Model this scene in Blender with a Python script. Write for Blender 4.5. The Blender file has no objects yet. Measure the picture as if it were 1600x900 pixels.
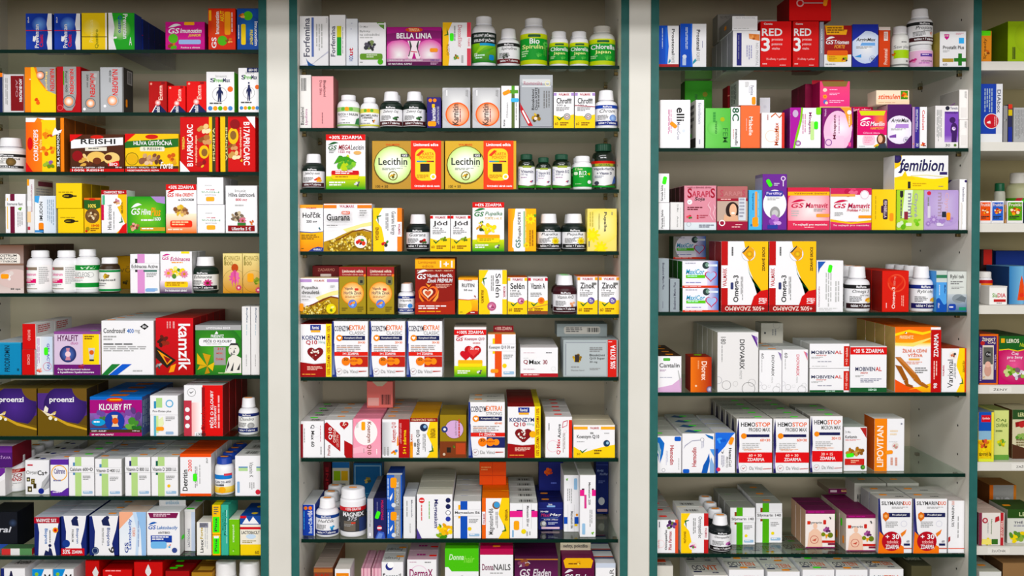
import bpy, bmesh, math, random
from mathutils import Vector, Matrix, Euler
rnd = random.Random(7)
SC = bpy.context.scene
COL = SC.collection

# ------------------------------------------------------------ camera, light, exposure
D, EYE = 2.10, 1.50            # camera distance to the glass edges, eye height (m)
FPX = 1512.0                   # focal length in pixels of a 1600 px wide frame
TILT = math.radians(1.1)
cam = bpy.data.cameras.new('camera'); co = bpy.data.objects.new('camera', cam); COL.objects.link(co)
cam.sensor_width = 36.0; cam.lens = FPX / 1600 * 36
cam.shift_x = 31 / 1600; cam.shift_y = -59 / 1600
cam.clip_start = 0.05
co.location = (0, -D, EYE); co.rotation_euler = (math.pi / 2 - TILT, 0, 0)
SC.camera = co
SC.view_settings.view_transform = 'Standard'; SC.view_settings.look = 'None'
SC.view_settings.gamma = 1.0; SC.view_settings.use_curve_mapping = False
SC.view_settings.exposure = -0.12
w = bpy.data.worlds.new('room_ambient'); SC.world = w; w.use_nodes = True
w.node_tree.nodes['Background'].inputs[0].default_value = (1, 0.97, 0.93, 1)
w.node_tree.nodes['Background'].inputs[1].default_value = 0.2
def area(name, loc, rot, sx, sy, power, col=(1, .97, .92)):
    l = bpy.data.lights.new(name, 'AREA'); l.shape = 'RECTANGLE'; l.size = sx; l.size_y = sy
    l.energy = power; l.color = col
    o = bpy.data.objects.new(name, l); o.location = loc; o.rotation_euler = rot; COL.objects.link(o)
    return o
# rows of ceiling fittings across the shop, and an added frontal fill light behind the camera
area('ceiling_light', (-1.3, -3.6, 2.8), (math.radians(45), 0, 0), 2.2, .6, 46, (1, .99, .985))
area('ceiling_light', (1.3, -3.6, 2.8), (math.radians(45), 0, 0), 2.2, .6, 46, (1, .99, .985))
area('ceiling_light', (0.0, -1.3, 2.8), (math.radians(15), 0, 0), 3.0, .4, 24, (1, .99, .985))
area('front_fill_light', (0.0, -4.4, 1.55), (math.radians(90), 0, 0), 6.0, 1.0, 80, (.985, .99, 1))

# ------------------------------------------------------------ colour and materials
NAMED = dict(W='f3f2f5', K='141414', R='d31118', G='3f9c35', B='1c3f9e', Y='ffd200', O='f58220', P='5b2580',
             N='16204f', D='8a1018', L='9ad03c', S='4ea3df', M='c81687', A='9c9c9c', T='6b4a2a', X='c7c9cc',
             H='f39fb4', Z='4a4a4a', E='f6c21c', U='0f4fc4', V='a98bc8', C='c81687', Q='b8862b', J='e8e6e6', I='2f6b2c', F='e0b08c')
_cc = {}
def rgb(s):
    if s in _cc: return _cc[s]
    h = NAMED.get(s, s)
    if len(h) == 3: h = ''.join(c * 2 for c in h)
    v = []
    for i in (0, 2, 4):
        x = int(h[i:i + 2], 16) / 255
        v.append(x / 12.92 if x <= .04045 else ((x + .055) / 1.055) ** 2.4)
    g = .2126 * v[0] + .7152 * v[1] + .0722 * v[2]      # printing inks: a little stronger than the hex value
    v = [min(1, max(0, g + (x - g) * 1.12)) * .95 for x in v]
    _cc[s] = (v[0], v[1], v[2], 1.0)
    return _cc[s]

def mat(name, col=None, rough=.4, metal=0., spec=.5, coat=0., attr=False, trans=0.):
    m = bpy.data.materials.new(name); m.use_nodes = True
    b = m.node_tree.nodes['Principled BSDF']
    if attr:
        a = m.node_tree.nodes.new('ShaderNodeAttribute'); a.attribute_name = 'Col'
        m.node_tree.links.new(a.outputs['Color'], b.inputs['Base Color'])
    else: b.inputs['Base Color'].default_value = rgb(col)
    b.inputs['Roughness'].default_value = rough; b.inputs['Metallic'].default_value = metal
    b.inputs['Specular IOR Level'].default_value = spec; b.inputs['Coat Weight'].default_value = coat
    if coat: b.inputs['Coat Roughness'].default_value = .12
    if trans: b.inputs['Transmission Weight'].default_value = trans
    return m
def speckle(m, scale, lo, hi):
    nt = m.node_tree; b = nt.nodes['Principled BSDF']
    tc = nt.nodes.new('ShaderNodeTexCoord'); n = nt.nodes.new('ShaderNodeTexNoise'); r = nt.nodes.new('ShaderNodeValToRGB')
    n.inputs['Scale'].default_value = scale; n.inputs['Detail'].default_value = 5
    r.color_ramp.elements[0].color = rgb(lo); r.color_ramp.elements[1].color = rgb(hi)
    r.color_ramp.elements[0].position = .3; r.color_ramp.elements[1].position = .7
    nt.links.new(tc.outputs['Object'], n.inputs['Vector']); nt.links.new(n.outputs['Fac'], r.inputs['Fac'])
    nt.links.new(r.outputs['Color'], b.inputs['Base Color']); return m
MT = {
 'card': mat('printed_carton', rough=.5, spec=.12, attr=True),
 'foil': mat('metallic_carton', rough=.4, metal=.3, spec=.2, attr=True),
 'plastic': mat('plastic_bottle', rough=.35, spec=.3, attr=True),
 'glass': mat('bottle_glass', rough=.1, spec=.7, coat=.6, attr=True),
 'paper': mat('paper_label', rough=.5, spec=.15, attr=True),
 'fluo': mat('price_sticker_paper', rough=.6, spec=.2, attr=True),
}
M_WHITE = speckle(mat('cream_laminate', 'd9d6cf', .42, spec=.25), 6, 'd8d5cd', 'dfdcd5')
M_SIDE = speckle(mat('side_panel_laminate', 'ece8df', .45, spec=.25), 6, 'e9e5db', 'efece4')
M_BACK = speckle(mat('back_panel_laminate', 'c4b9a4', .5, spec=.2), 3, 'bfb39c', 'c8bda8')
M_GREEN = speckle(mat('green_edge_band', '2c5f5c', .4, spec=.2), 40, '2a5c58', '2f6460')
M_EDGE = mat('glass_ground_edge', '08241c', .4, spec=.06)
M_BRASS = mat('brass_shelf_pin', '6a5a3a', .35, metal=.8)
M_HOLE = mat('peg_hole', '2a2622', .8)
def shelf_glass():
    m = bpy.data.materials.new('shelf_glass'); m.use_nodes = True; nt = m.node_tree
    for n in list(nt.nodes): nt.nodes.remove(n)
    o = nt.nodes.new('ShaderNodeOutputMaterial'); t = nt.nodes.new('ShaderNodeBsdfTransparent'); g = nt.nodes.new('ShaderNodeBsdfGlossy')
    f = nt.nodes.new('ShaderNodeFresnel'); x = nt.nodes.new('ShaderNodeMixShader')
    t.inputs[0].default_value = (.86, .925, .89, 1); g.inputs[0].default_value = (.9, .95, .92, 1); g.inputs[1].default_value = .02
    f.inputs[0].default_value = 1.5
    ge = nt.nodes.new('ShaderNodeNewGeometry'); iv = nt.nodes.new('ShaderNodeMath'); iv.operation = 'SUBTRACT'; iv.inputs[0].default_value = 1
    mu = nt.nodes.new('ShaderNodeMath'); mu.operation = 'MULTIPLY'      # only the outer face of the pane reflects
    nt.links.new(ge.outputs['Backfacing'], iv.inputs[1]); nt.links.new(f.outputs[0], mu.inputs[0]); nt.links.new(iv.outputs[0], mu.inputs[1])
    nt.links.new(mu.outputs[0], x.inputs[0]); nt.links.new(t.outputs[0], x.inputs[1]); nt.links.new(g.outputs[0], x.inputs[2])
    nt.links.new(x.outputs[0], o.inputs[0]); return m
M_GLASS = shelf_glass()

# ------------------------------------------------------------ picture <-> place
_ct, _st = math.cos(TILT), math.sin(TILT)
def ray(px, py):
    x = (px - 769) / FPX; y = (391 - py) / FPX       # principal point after the lens shift
    return Vector((x, _ct + y * _st, y * _ct - _st))
def P(px, py, Y=0.):
    r = ray(px, py); k = (Y + D) / r.y
    return (r.x * k, EYE + r.z * k)
def depth_on(px, py, z):
    r = ray(px, py); k = (z - EYE) / r.z
    return r.y * k - D

# ------------------------------------------------------------ mesh buffer with printed colours
class MB:
    def __init__(s): s.v = []; s.f = []; s.c = []
    def face(s, pts, col):
        i = len(s.v); s.v += [tuple(p) for p in pts]; s.f.append(tuple(range(i, i + len(pts))))
        s.c += (list(col) if isinstance(col, list) else [col] * len(pts))
    def mesh(s, vs, fs, col):
        i = len(s.v); s.v += [tuple(p) for p in vs]
        for f in fs: s.f.append(tuple(j + i for j in f)); s.c += [col] * len(f)
    def build(s, name, material, smooth=False):
        me = bpy.data.meshes.new(name); me.from_pydata(s.v, [], s.f)
        a = me.color_attributes.new('Col', 'FLOAT_COLOR', 'CORNER')
        flat = []
        for c in s.c: flat += c
        a.data.foreach_set('color', flat)
        me.materials.append(material)
        if smooth: me.polygons.foreach_set('use_smooth', [True] * len(me.polygons))
        return me
def link(name, me, parent=None):
    o = bpy.data.objects.new(name, me); COL.objects.link(o)
    if parent is not None: o.parent = parent
    return o

# ------------------------------------------------------------ lettering: every glyph is made once
CH = "ABCDEFGHIJKLMNOPQRSTUVWXYZabcdefghijklmnopqrstuvwxyz0123456789+-%.,!:/&°®'()áčďéěíňóřšťúůýžľĺŠČŘŽÝÁÍÉĚÚŮÓŤĽ€"
GL = {}
def make_glyphs():
    tmp = []
    for bold in (0, 1):
        for ch in CH:
            pair = []
            for txt in (ch, 'H' + ch + 'H', 'HH'):
                cu = bpy.data.curves.new('g', 'FONT'); cu.body = txt; cu.size = 1; cu.resolution_u = 3;
                cu.offset = .02 if bold else .003
                o = bpy.data.objects.new('g', cu); COL.objects.link(o); pair.append(o)
            tmp.append((bold, ch, pair))
    bpy.context.view_layer.update()
    dg = bpy.context.evaluated_depsgraph_get()
    for bold, ch, pair in tmp:
        ms = []
        for o in pair:
            e = o.evaluated_get(dg); m = e.to_mesh()
            ms.append(([(v.co.x, v.co.y) for v in m.vertices], [tuple(p.vertices) for p in m.polygons])); e.to_mesh_clear()
        wid = lambda q: max(p[0] for p in q[0]) - min(p[0] for p in q[0])
        GL[bold, ch] = (ms[0][0], ms[0][1], wid(ms[1]) - wid(ms[2]) + (.012 if bold else 0))
    for _b, _c, pair in tmp:
        for o in pair:
            c = o.data; bpy.data.objects.remove(o); bpy.data.curves.remove(c)
make_glyphs()
_tc = {}
def text_mesh(s, bold, ital):
    k = (s, bold, ital)
    if k in _tc: return _tc[k]
    vs, fs, x = [], [], 0
    for ch in s:
        if ch == ' ': x += .30; continue
        g = GL.get((bold, ch))
        if not g: continue
        i = len(vs); vs += [(p[0] + x + (p[1] * .22 if ital else 0), p[1]) for p in g[0]]; fs += [tuple(j + i for j in f) for f in g[1]]; x += g[2]
    x0 = min(p[0] for p in vs); x1 = max(p[0] for p in vs); y0 = min(p[1] for p in vs); y1 = max(p[1] for p in vs)
    sx = 1 / max(x1 - x0, 1e-6); sy = 1 / max(y1 - y0, 1e-6)
    _tc[k] = ([((p[0] - x0) * sx, (p[1] - y0) * sy) for p in vs], fs)
    return _tc[k]

# ------------------------------------------------------------ print language
# an element is 'op numbers colour [text]', coordinates in percent of the printed face, elements parted by |
def circle(n=20, a0=0., a1=2 * math.pi): return [(math.cos(a0 + (a1 - a0) * i / n), math.sin(a0 + (a1 - a0) * i / n)) for i in range(n)]
HEART = []
for i in range(28):
    t = 2 * math.pi * i / 28
    HEART.append((math.sin(t) ** 3, (13 * math.cos(t) - 5 * math.cos(2 * t) - 2 * math.cos(3 * t) - math.cos(4 * t)) / 16))
def draw(mb, spec, fm, W, H, curved=False):
    """fm(u metres, v metres, layer) -> point; returns stickers found"""
    st = []; lay = 1
    def poly(pts, col):
        if not curved:
            pts = [(min(max(u, 0), W), min(max(v, 0), H)) for u, v in pts]
            mb.face([fm(u, v, lay) for u, v in pts], col); return
        us = [p[0] for p in pts]; st_ = W / 32
        if max(us) - min(us) <= st_ * 1.5 or isinstance(col, list):
            mb.face([fm(u, v, lay) for u, v in pts], col); return
        a = math.floor(min(us) / st_) * st_      # bend a wide print round the bottle in upright strips
        while a < max(us):
            q = pts
            for lim, sg in ((a, 1), (a + st_, -1)):
                r_ = []
                for i in range(len(q)):
                    p0, p1 = q[i - 1], q[i]; d0, d1 = (p0[0] - lim) * sg, (p1[0] - lim) * sg
                    if (d0 < 0) != (d1 < 0):
                        t_ = d0 / (d0 - d1); r_.append((p0[0] + (p1[0] - p0[0]) * t_, p0[1] + (p1[1] - p0[1]) * t_))
                    if d1 >= 0: r_.append(p1)
                q = r_
                if len(q) < 3: break
            if len(q) >= 3: mb.face([fm(u, v, lay) for u, v in q], col)
            a += st_
    def rect(a, b, c, d, cols):
        n = max(1, int(abs(c - a) / W * 40)) if curved else 1
        for i in range(n):
            x0 = a + (c - a) * i / n; x1 = a + (c - a) * (i + 1) / n
            if isinstance(cols, tuple) and len(cols) == 4 and not isinstance(cols[0], tuple): q = cols
            else:
                A, B, h = cols
                if h:
                    m0 = tuple(A[j] + (B[j] - A[j]) * i / n for j in range(4)); m1 = tuple(A[j] + (B[j] - A[j]) * (i + 1) / n for j in range(4)); q = [m0, m1, m1, m0]
                else: q = [A, A, B, B]
            poly([(x0, b), (x1, b), (x1, d), (x0, d)], q)
    for el in spec.split('|'):
        el = el.strip()
        if not el: continue
        tk = el.split(' '); op = tk[0]; lay += 1
        if '' in tk: print('BAD ELEMENT', el)
        q = lambda i: float(tk[i]) / 100
        if op[0] in 'tT':
            txt = ' '.join(tk[6:])
            if not txt: continue
            vs, fs = text_mesh(txt, 1 if op[0] == 'T' else 0, 'i' in op)
            a, b, c, d = q(1) * W, q(2) * H, q(3) * W, q(4) * H
            if 'l' in op: m = lambda x, y: (c - (c - a) * y, b + (d - b) * x)
            elif 'r' in op: m = lambda x, y: (a + (c - a) * y, d - (d - b) * x)
            elif 'u' in op: m = lambda x, y: (c - (c - a) * x, d - (d - b) * y)
            else: m = lambda x, y: (a + (c - a) * x, b + (d - b) * y)
            mb.mesh([fm(*m(x, y), lay) for x, y in vs], fs, rgb(tk[5]))
        elif op == 'r': rect(q(1) * W, q(2) * H, q(3) * W, q(4) * H, rgb(tk[5]))
        elif op == 'g': rect(q(1) * W, q(2) * H, q(3) * W, q(4) * H, (rgb(tk[5]), rgb(tk[6]), 0))
        elif op == 'G': rect(q(1) * W, q(2) * H, q(3) * W, q(4) * H, (rgb(tk[5]), rgb(tk[6]), 1))
        elif op in ('c', 'h', 'o', 'd'):
            cx, cy, r = q(1) * W, q(2) * H, q(3) * W; col = rgb(tk[4])
            if op == 'c': poly([(cx + x * r, cy + y * r) for x, y in circle(24)], col)
            elif op == 'h': poly([(cx + x * r, cy + y * r) for x, y in HEART], col)
            elif op == 'd':   # radial print: ring of colour 2 around colour 1
                c2 = rgb(tk[5]); ps = circle(24)
                for i in range(24):
                    x, y = ps[i]; x2, y2 = ps[(i + 1) % 24]
                    poly([(cx, cy), (cx + x * r, cy + y * r), (cx + x2 * r, cy + y2 * r)], [col, c2, c2])
            else:
                k = 1 - (float(tk[5]) if len(tk) > 5 else .14); ps = circle(28)
                for i in range(28):
                    x, y = ps[i]; x2, y2 = ps[(i + 1) % 28]
                    poly([(cx + x * r * k, cy + y * r * k), (cx + x * r, cy + y * r), (cx + x2 * r, cy + y2 * r), (cx + x2 * r * k, cy + y2 * r * k)], col)
        elif op == 'e':
            a, b, c, d = q(1) * W, q(2) * H, q(3) * W, q(4) * H
            poly([((a + c) / 2 + x * (c - a) / 2, (b + d) / 2 + y * (d - b) / 2) for x, y in circle(28)], rgb(tk[5]))
        elif op == 'R':       # rounded bar
            a, b, c, d = q(1) * W, q(2) * H, q(3) * W, q(4) * H; r = min(abs(c - a), abs(d - b)) * .3; ps = []
            for (X, Y, s) in ((c - r, d - r, 0), (a + r, d - r, 1), (a + r, b + r, 2), (c - r, b + r, 3)):
                for k in range(5):
                    t = (s + k / 4) * math.pi / 2; ps.append((X + r * math.cos(t), Y + r * math.sin(t)))
            poly(ps, rgb(tk[5]))
        elif op == 'p':
            n = tk[2:]; poly([(float(n[i]) / 100 * W, float(n[i + 1]) / 100 * H) for i in range(0, len(n) - 1, 2)], rgb(tk[1]))
        elif op in ('l', 'v'):  # small print: lines too small to read
            a, b, c, d = q(1) * W, q(2) * H, q(3) * W, q(4) * H; n = int(tk[5]); col = rgb(tk[6]); rr = random.Random(int(a * 1e5) + n)
            for i in range(n):
                if op == 'l':
                    hh = (d - b) / n; y = d - hh * i; x = a
                    e = a + (c - a) * (1 if i < n - 1 else .7) * rr.uniform(.8, 1)
                    while x < e - (c - a) * .02:
                        w_ = min((c - a) * rr.uniform(.1, .28), e - x); poly([(x, y - hh * .55), (x + w_, y - hh * .55), (x + w_, y), (x, y)], col); x += w_ + (c - a) * .03
                else:
                    ww = (c - a) / n; x = a + ww * i; y = d; e = d - (d - b) * rr.uniform(.75, 1)
                    while y > e + (d - b) * .02:
                        w_ = min((d - b) * rr.uniform(.1, .28), y - e); poly([(x, y - w_), (x + ww * .5, y - w_), (x + ww * .5, y), (x, y)], col); y -= w_ + (d - b) * .03
        elif op == 'm':       # cluster of round fruit / pills / leaves
            cx, cy, r = q(1) * W, q(2) * H, q(3) * W; cols = tk[5:]; rr = random.Random(len(el) + int(cx * 1e4)); n = int(tk[4])
            for i in range(n):
                t = i * 2.4 if n < 20 else rr.uniform(0, 6.28); rad = r * math.sqrt(i / n if n < 20 else rr.random()) * .8; k = r * rr.uniform(.28, .42) * min(1.15, math.sqrt(8 / n)); an = rr.uniform(0, 3.1); s_ = rr.uniform(.55, 1)
                lay += .6
                poly([(cx + rad * math.cos(t) + k * (x * math.cos(an) - y * s_ * math.sin(an)), cy + .8 * rad * math.sin(t) + k * (x * math.sin(an) + y * s_ * math.cos(an))) for x, y in circle(12)], rgb(cols[i % len(cols)]))
        elif op == 'f':       # flower: petals and centre
            cx, cy, r = q(1) * W, q(2) * H, q(3) * W; n = 9
            for i in range(n):
                t = 2 * math.pi * i / n; lay += .2
                poly([(cx + r * .55 * math.cos(t) + r * .45 * (x * math.cos(t) - .42 * y * math.sin(t)), cy + r * .55 * math.sin(t) + r * .45 * (x * math.sin(t) + .42 * y * math.cos(t))) for x, y in circle(12)], rgb(tk[4]))
            lay += 1; poly([(cx + x * r * .34, cy + y * r * .34) for x, y in circle(16)], rgb(tk[5]))
        elif op == 'k':       # check mark
            cx, cy, r = q(1) * W, q(2) * H, q(3) * W; rot = float(tk[5]) if len(tk) > 5 else 0; ca, sa = math.cos(math.radians(rot)), math.sin(math.radians(rot))
            for ps in (((-1, .25), (-.3, -.6), (-.25, -.15), (-.8, .35)), ((-.3, -.6), (1.1, .75), (.2, .25), (-.27, -.15))):
                poly([(cx + r * (x * ca - y * sa), cy + r * (x * sa + y * ca)) for x, y in ps], rgb(tk[4]))
        elif op == 'b':       # bar code
            a, b, c, d = q(1) * W, q(2) * H, q(3) * W, q(4) * H; x = a; rr = random.Random(3)
            while x < c:
                w_ = (c - a) / 36 * rr.choice((1, 1, 2, 3)); poly([(x, b), (min(x + w_, c), b), (min(x + w_, c), d), (x, d)], rgb('K')); x += w_ + (c - a) / 36 * rr.choice((1, 1, 2))
        elif op == 'a':       # swoosh: crescent arch over a word
            a, b, c, d = q(1) * W, q(2) * H, q(3) * W, q(4) * H
            for i in range(10):
                s0, s1 = i / 10, (i + 1) / 10; th = lambda s: .42 * math.sin(math.pi * min(1, s * 1.02)) + .03
                f = lambda s: (a + (c - a) * s, b + (d - b) * math.sin(math.pi * (.12 + .6 * s)))
                (x0, y0), (x1, y1) = f(s0), f(s1); k = (d - b)
                poly([(x0, y0 - k * th(s0)), (x1, y1 - k * th(s1)), (x1, y1), (x0, y0)], rgb(tk[5]))
        elif op == 'w':       # wave: everything under a curve v0..v1
            n = 12; a, b = q(1), q(2); amp = q(3)
            for i in range(n):
                s0, s1 = i / n, (i + 1) / n; f = lambda s: (a + (b - a) * s + amp * math.sin(math.pi * 2 * s)) * H
                poly([(s0 * W, 0), (s1 * W, 0), (s1 * W, f(s1)), (s0 * W, f(s0))], rgb(tk[4]))
        elif op == 'x':       # arc bulge: circle segment from an edge; centre cx cy, radius, clipped to face
            cx, cy, r = q(1) * W, q(2) * H, q(3) * W
            poly([(min(max(cx + x * r, 0), W), min(max(cy + y * r, 0), H)) for x, y in circle(40)], rgb(tk[4]))
        elif op == 's':       # price sticker: u v colour [rotation]
            an = float(tk[4]) if len(tk) > 4 else 0; ca, sa = abs(math.cos(math.radians(an))), abs(math.sin(math.radians(an)))
            mx, my = .0087 * ca + .0044 * sa, .0087 * sa + .0044 * ca     # keep the sticker on its face
            st.append((min(max(q(1) * W, mx), max(W - mx, W / 2)), min(max(q(2) * H, my), max(H - my, H / 2)), tk[3], an, lay))
    return st
STK = {}
def sticker_mesh(c):
    if c not in STK:
        mb = MB(); w_, h_ = .0085, .0042; top = []
        for (X, Y, s) in ((w_ - .003, h_ - .003, 0), (-w_ + .003, h_ - .003, 1), (-w_ + .003, -h_ + .003, 2), (w_ - .003, -h_ + .003, 3)):
            for k in range(4):
                t = (s + k / 3) * math.pi / 2; top.append((X + .003 * math.cos(t), Y + .003 * math.sin(t)))
        col = rgb({'o': 'ff9a2a', 'g': '5cf235', 'b': '4fb4ea', 'r': 'f0301c'}[c]); n = len(top)
        vs = [(x, y, 0) for x, y in top] + [(x, y, .0004) for x, y in top]
        fs = [tuple(range(n, 2 * n))] + [tuple(range(n))[::-1]] + [(i, (i + 1) % n, n + (i + 1) % n, n + i) for i in range(n)]
        mb.mesh(vs, fs, col); STK[c] = mb.build('price_sticker', MT['fluo'])
    return STK[c]
STW = {'o': 'fluorescent orange price sticker', 'g': 'fluorescent green price sticker', 'b': 'light blue price sticker', 'r': 'fluorescent red price sticker'}
def box(mb_, x0, x1, y0, y1, z0, z1):
    mb_.mesh([(x, y, z) for x in (x0, x1) for y in (y0, y1) for z in (z0, z1)],
             [(0, 1, 3, 2), (4, 6, 7, 5), (0, 4, 5, 1), (2, 3, 7, 6), (0, 2, 6, 4), (1, 5, 7, 3)], (.6, .6, .6, 1))
# ------------------------------------------------------------ labels
ORD = ['first', 'second', 'third', 'fourth', 'fifth', 'sixth', 'seventh', 'eighth', 'ninth', 'tenth', 'eleventh', 'twelfth']
CN = {'L': 'left cabinet', 'M': 'middle cabinet', 'R': 'right cabinet', 'F': 'far right cabinet'}
CUR = {}
USED = {}
def shelf(col, k, z):
    CUR.update(col=col, k=k, z=z)
def where(): return '%s shelf, %s' % (('top' if CUR['k'] == 0 else ORD[CUR['k']]), CN[CUR['col']])
def setlabel(o, label, cat, group=None):
    if label in USED: print('DUPLICATE LABEL', label)
    n = len(label.split())
    if n > 16 or n < 4: print('LABEL LENGTH', n, label)
    USED[label] = 1
    o['label'] = label; o['category'] = cat
    if group: o['group'] = group
def copy_tree(o, parent=None):
    c = o.copy(); COL.objects.link(c)
    if parent is not None: c.parent = parent
    for ch in o.children: copy_tree(ch, c)
    return c
BN = {'L': 'medicine_box', 'M': 'supplement_box', 'R': 'remedy_box', 'F': 'tea_box'}  # name stem goes by cabinet, whatever the carton holds
PLACE = {1: [''], 2: ['left of pair', 'right of pair'], 3: ['left of three', 'middle of three', 'right of three'], 4: ['first of four from left', 'second of four from left', 'third of four from left', 'fourth of four from left']}

# ------------------------------------------------------------ cartons
def carton_mesh(W, Dp, H, col, spec, L, R, T, material, back=None):
    mb = MB(); b = .0007; x, y, z = W / 2, Dp, H
    # chamfered carton: origin at bottom of the front face, middle of the width; depth towards +y
    bm = bmesh.new(); bmesh.ops.create_cube(bm, size=1)
    for v in bm.verts: v.co = Vector((v.co.x * W, (v.co.y + .5) * Dp, (v.co.z + .5) * H))
    bmesh.ops.bevel(bm, geom=list(bm.edges), offset=b, segments=1, affect='EDGES')
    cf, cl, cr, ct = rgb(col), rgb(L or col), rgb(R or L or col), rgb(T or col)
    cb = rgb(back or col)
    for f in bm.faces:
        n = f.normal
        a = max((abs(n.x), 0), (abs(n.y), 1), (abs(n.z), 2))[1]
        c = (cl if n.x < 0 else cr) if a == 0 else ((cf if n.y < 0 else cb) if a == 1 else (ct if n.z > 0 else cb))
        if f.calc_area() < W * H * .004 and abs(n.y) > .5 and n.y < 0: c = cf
        mb.face([v.co for v in f.verts], c)
    bm.free()
    e = .00006
    secs = {'': [], '^': [], '>': [], '<': []}
    for el in spec.split('|'):
        el = el.strip()
        if el: secs[el[0] if el[0] in '^<>' else ''].append(el.lstrip('^<> '))
    st = []
    fr = lambda u, v, l: (u - x, -e * l, v)
    for s in draw(mb, '|'.join(secs['']), fr, W, H): st.append((Vector((s[0] - x, -e * (s[4] + 2), s[1])), Euler((math.pi / 2, 0, 0)), s))
    tp = lambda u, v, l: (u - x, v, z + e * l)
    for s in draw(mb, '|'.join(secs['^']), tp, W, Dp): st.append((Vector((s[0] - x, s[1], z + e * (s[4] + 2))), Euler((0, 0, 0)), s))
    # seam of the tuck flap
    mb.face([tp(u, v, 1) for u, v in ((.002, Dp * .93), (W - .002, Dp * .93), (W - .002, Dp * .93 + .0006), (.002, Dp * .93 + .0006))], tuple(q * .55 for q in ct[:3]) + (1,))
    for s in draw(mb, '|'.join(secs['>']), lambda u, v, l: (x + e * l, u, v), Dp, H): st.append((Vector((x + e * (s[4] + 2), s[0], s[1])), Euler((math.pi / 2, 0, math.pi / 2)), s))
    for s in draw(mb, '|'.join(secs['<']), lambda u, v, l: (-x - e * l, Dp - u, v), Dp, H): st.append((Vector((-x - e * (s[4] + 2), Dp - s[0], s[1])), Euler((math.pi / 2, 0, -math.pi / 2)), s))
    return mb.build('carton', MT[material]), st

def B(desc, x0, y0, x1, col, spec='', n=1, d=.045, y=.004, by=None, L=None, R=None, T=None, on=None, z=None, m='card', cat='box', xs=(), nm=None, yaw=0, gap=.0008, roll=0, back=None, Y=None, flap=None, top=None):
    """a carton whose front face spans x0..x1 and starts at y0 in the photograph; xs: x0 of further copies beside it; n: how many stand one behind another"""
    zs = CUR['z']; xm = (x0 + x1) / 2
    if on is not None: zs = on['z1'] + .0006; y = on['y'] if y == .004 else y
    if by is not None: y = max(.002, depth_on(xm, by, zs))
    if z is not None: zs = P(xm, z, y)[1]
    X0, z1 = P(x0, y0, y); X1, _ = P(x1, y0, y)
    X0 += .0003; X1 -= .0003
    lo, hi = XL[CUR['col']]; X0 = max(X0, lo + .0006); X1 = min(X1, hi - .0006)
    if Y is not None: y = Y
    W, H = X1 - X0, z1 - zs
    if H < .004: print('LOW', desc, H)
    me, st = carton_mesh(W, d, H, col, spec, L, R, T, MT and m, back)
    spots = [(X0 + X1) / 2] + [min(P(q, y0, y)[0] + .0003 + W / 2, hi - W / 2 - .0006) for q in xs]
    allx = sorted(spots); wh = where(); first = None; out = []
    for si, cx in enumerate(spots):
        for k in range(n):
            yy = y + k * (d + gap)
            if k and yy + d > .275: break
            if first is None:
                o = link(nm or BN[CUR['col']], me)
                for p, r, s in st:
                    c = link('price_sticker', sticker_mesh(s[2]), o); c.location = p
                    c.rotation_euler = r; c.rotation_euler.rotate_axis('Z', math.radians(s[3])); c['label'] = STW[s[2]]
                if flap:      # card standing up from the rear edge of the top
                    a, b, hp, fc, fs = flap; fw = W * (b - a); fh = hp / 720
                    mb = MB(); box(mb, -fw / 2, fw / 2, -.0004, .0004, 0, fh); mb.c = [rgb(fc)] * len(mb.c)
                    draw(mb, fs, lambda u, v, l: (u - fw / 2, -.0004 - .00006 * l, v), fw, fh)
                    c = link('header_flap', mb.build('header_flap', MT['card']), o); c.location = ((a + b - 1) / 2 * W, d - .0012, H); c['label'] = 'upright card flap on top'
                first = o
            else: o = copy_tree(first)
            o.location = (cx, yy, zs); o.rotation_euler = (0, math.radians(roll), math.radians(yaw))
            pl = PLACE[len(spots)][allx.index(cx)] if len(spots) > 1 else ''
            lab = desc + (', ' + pl if pl else '')
            if k: lab = '%s behind %s' % (ORD[k], lab)
            lab += ', ' + wh
            setlabel(o, lab, cat, ('row of ' + desc + ', ' + wh) if n * len(spots) > 1 else None)
        out.append(dict(z1=z1, y=y, x=cx))
    return out[0]

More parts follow.
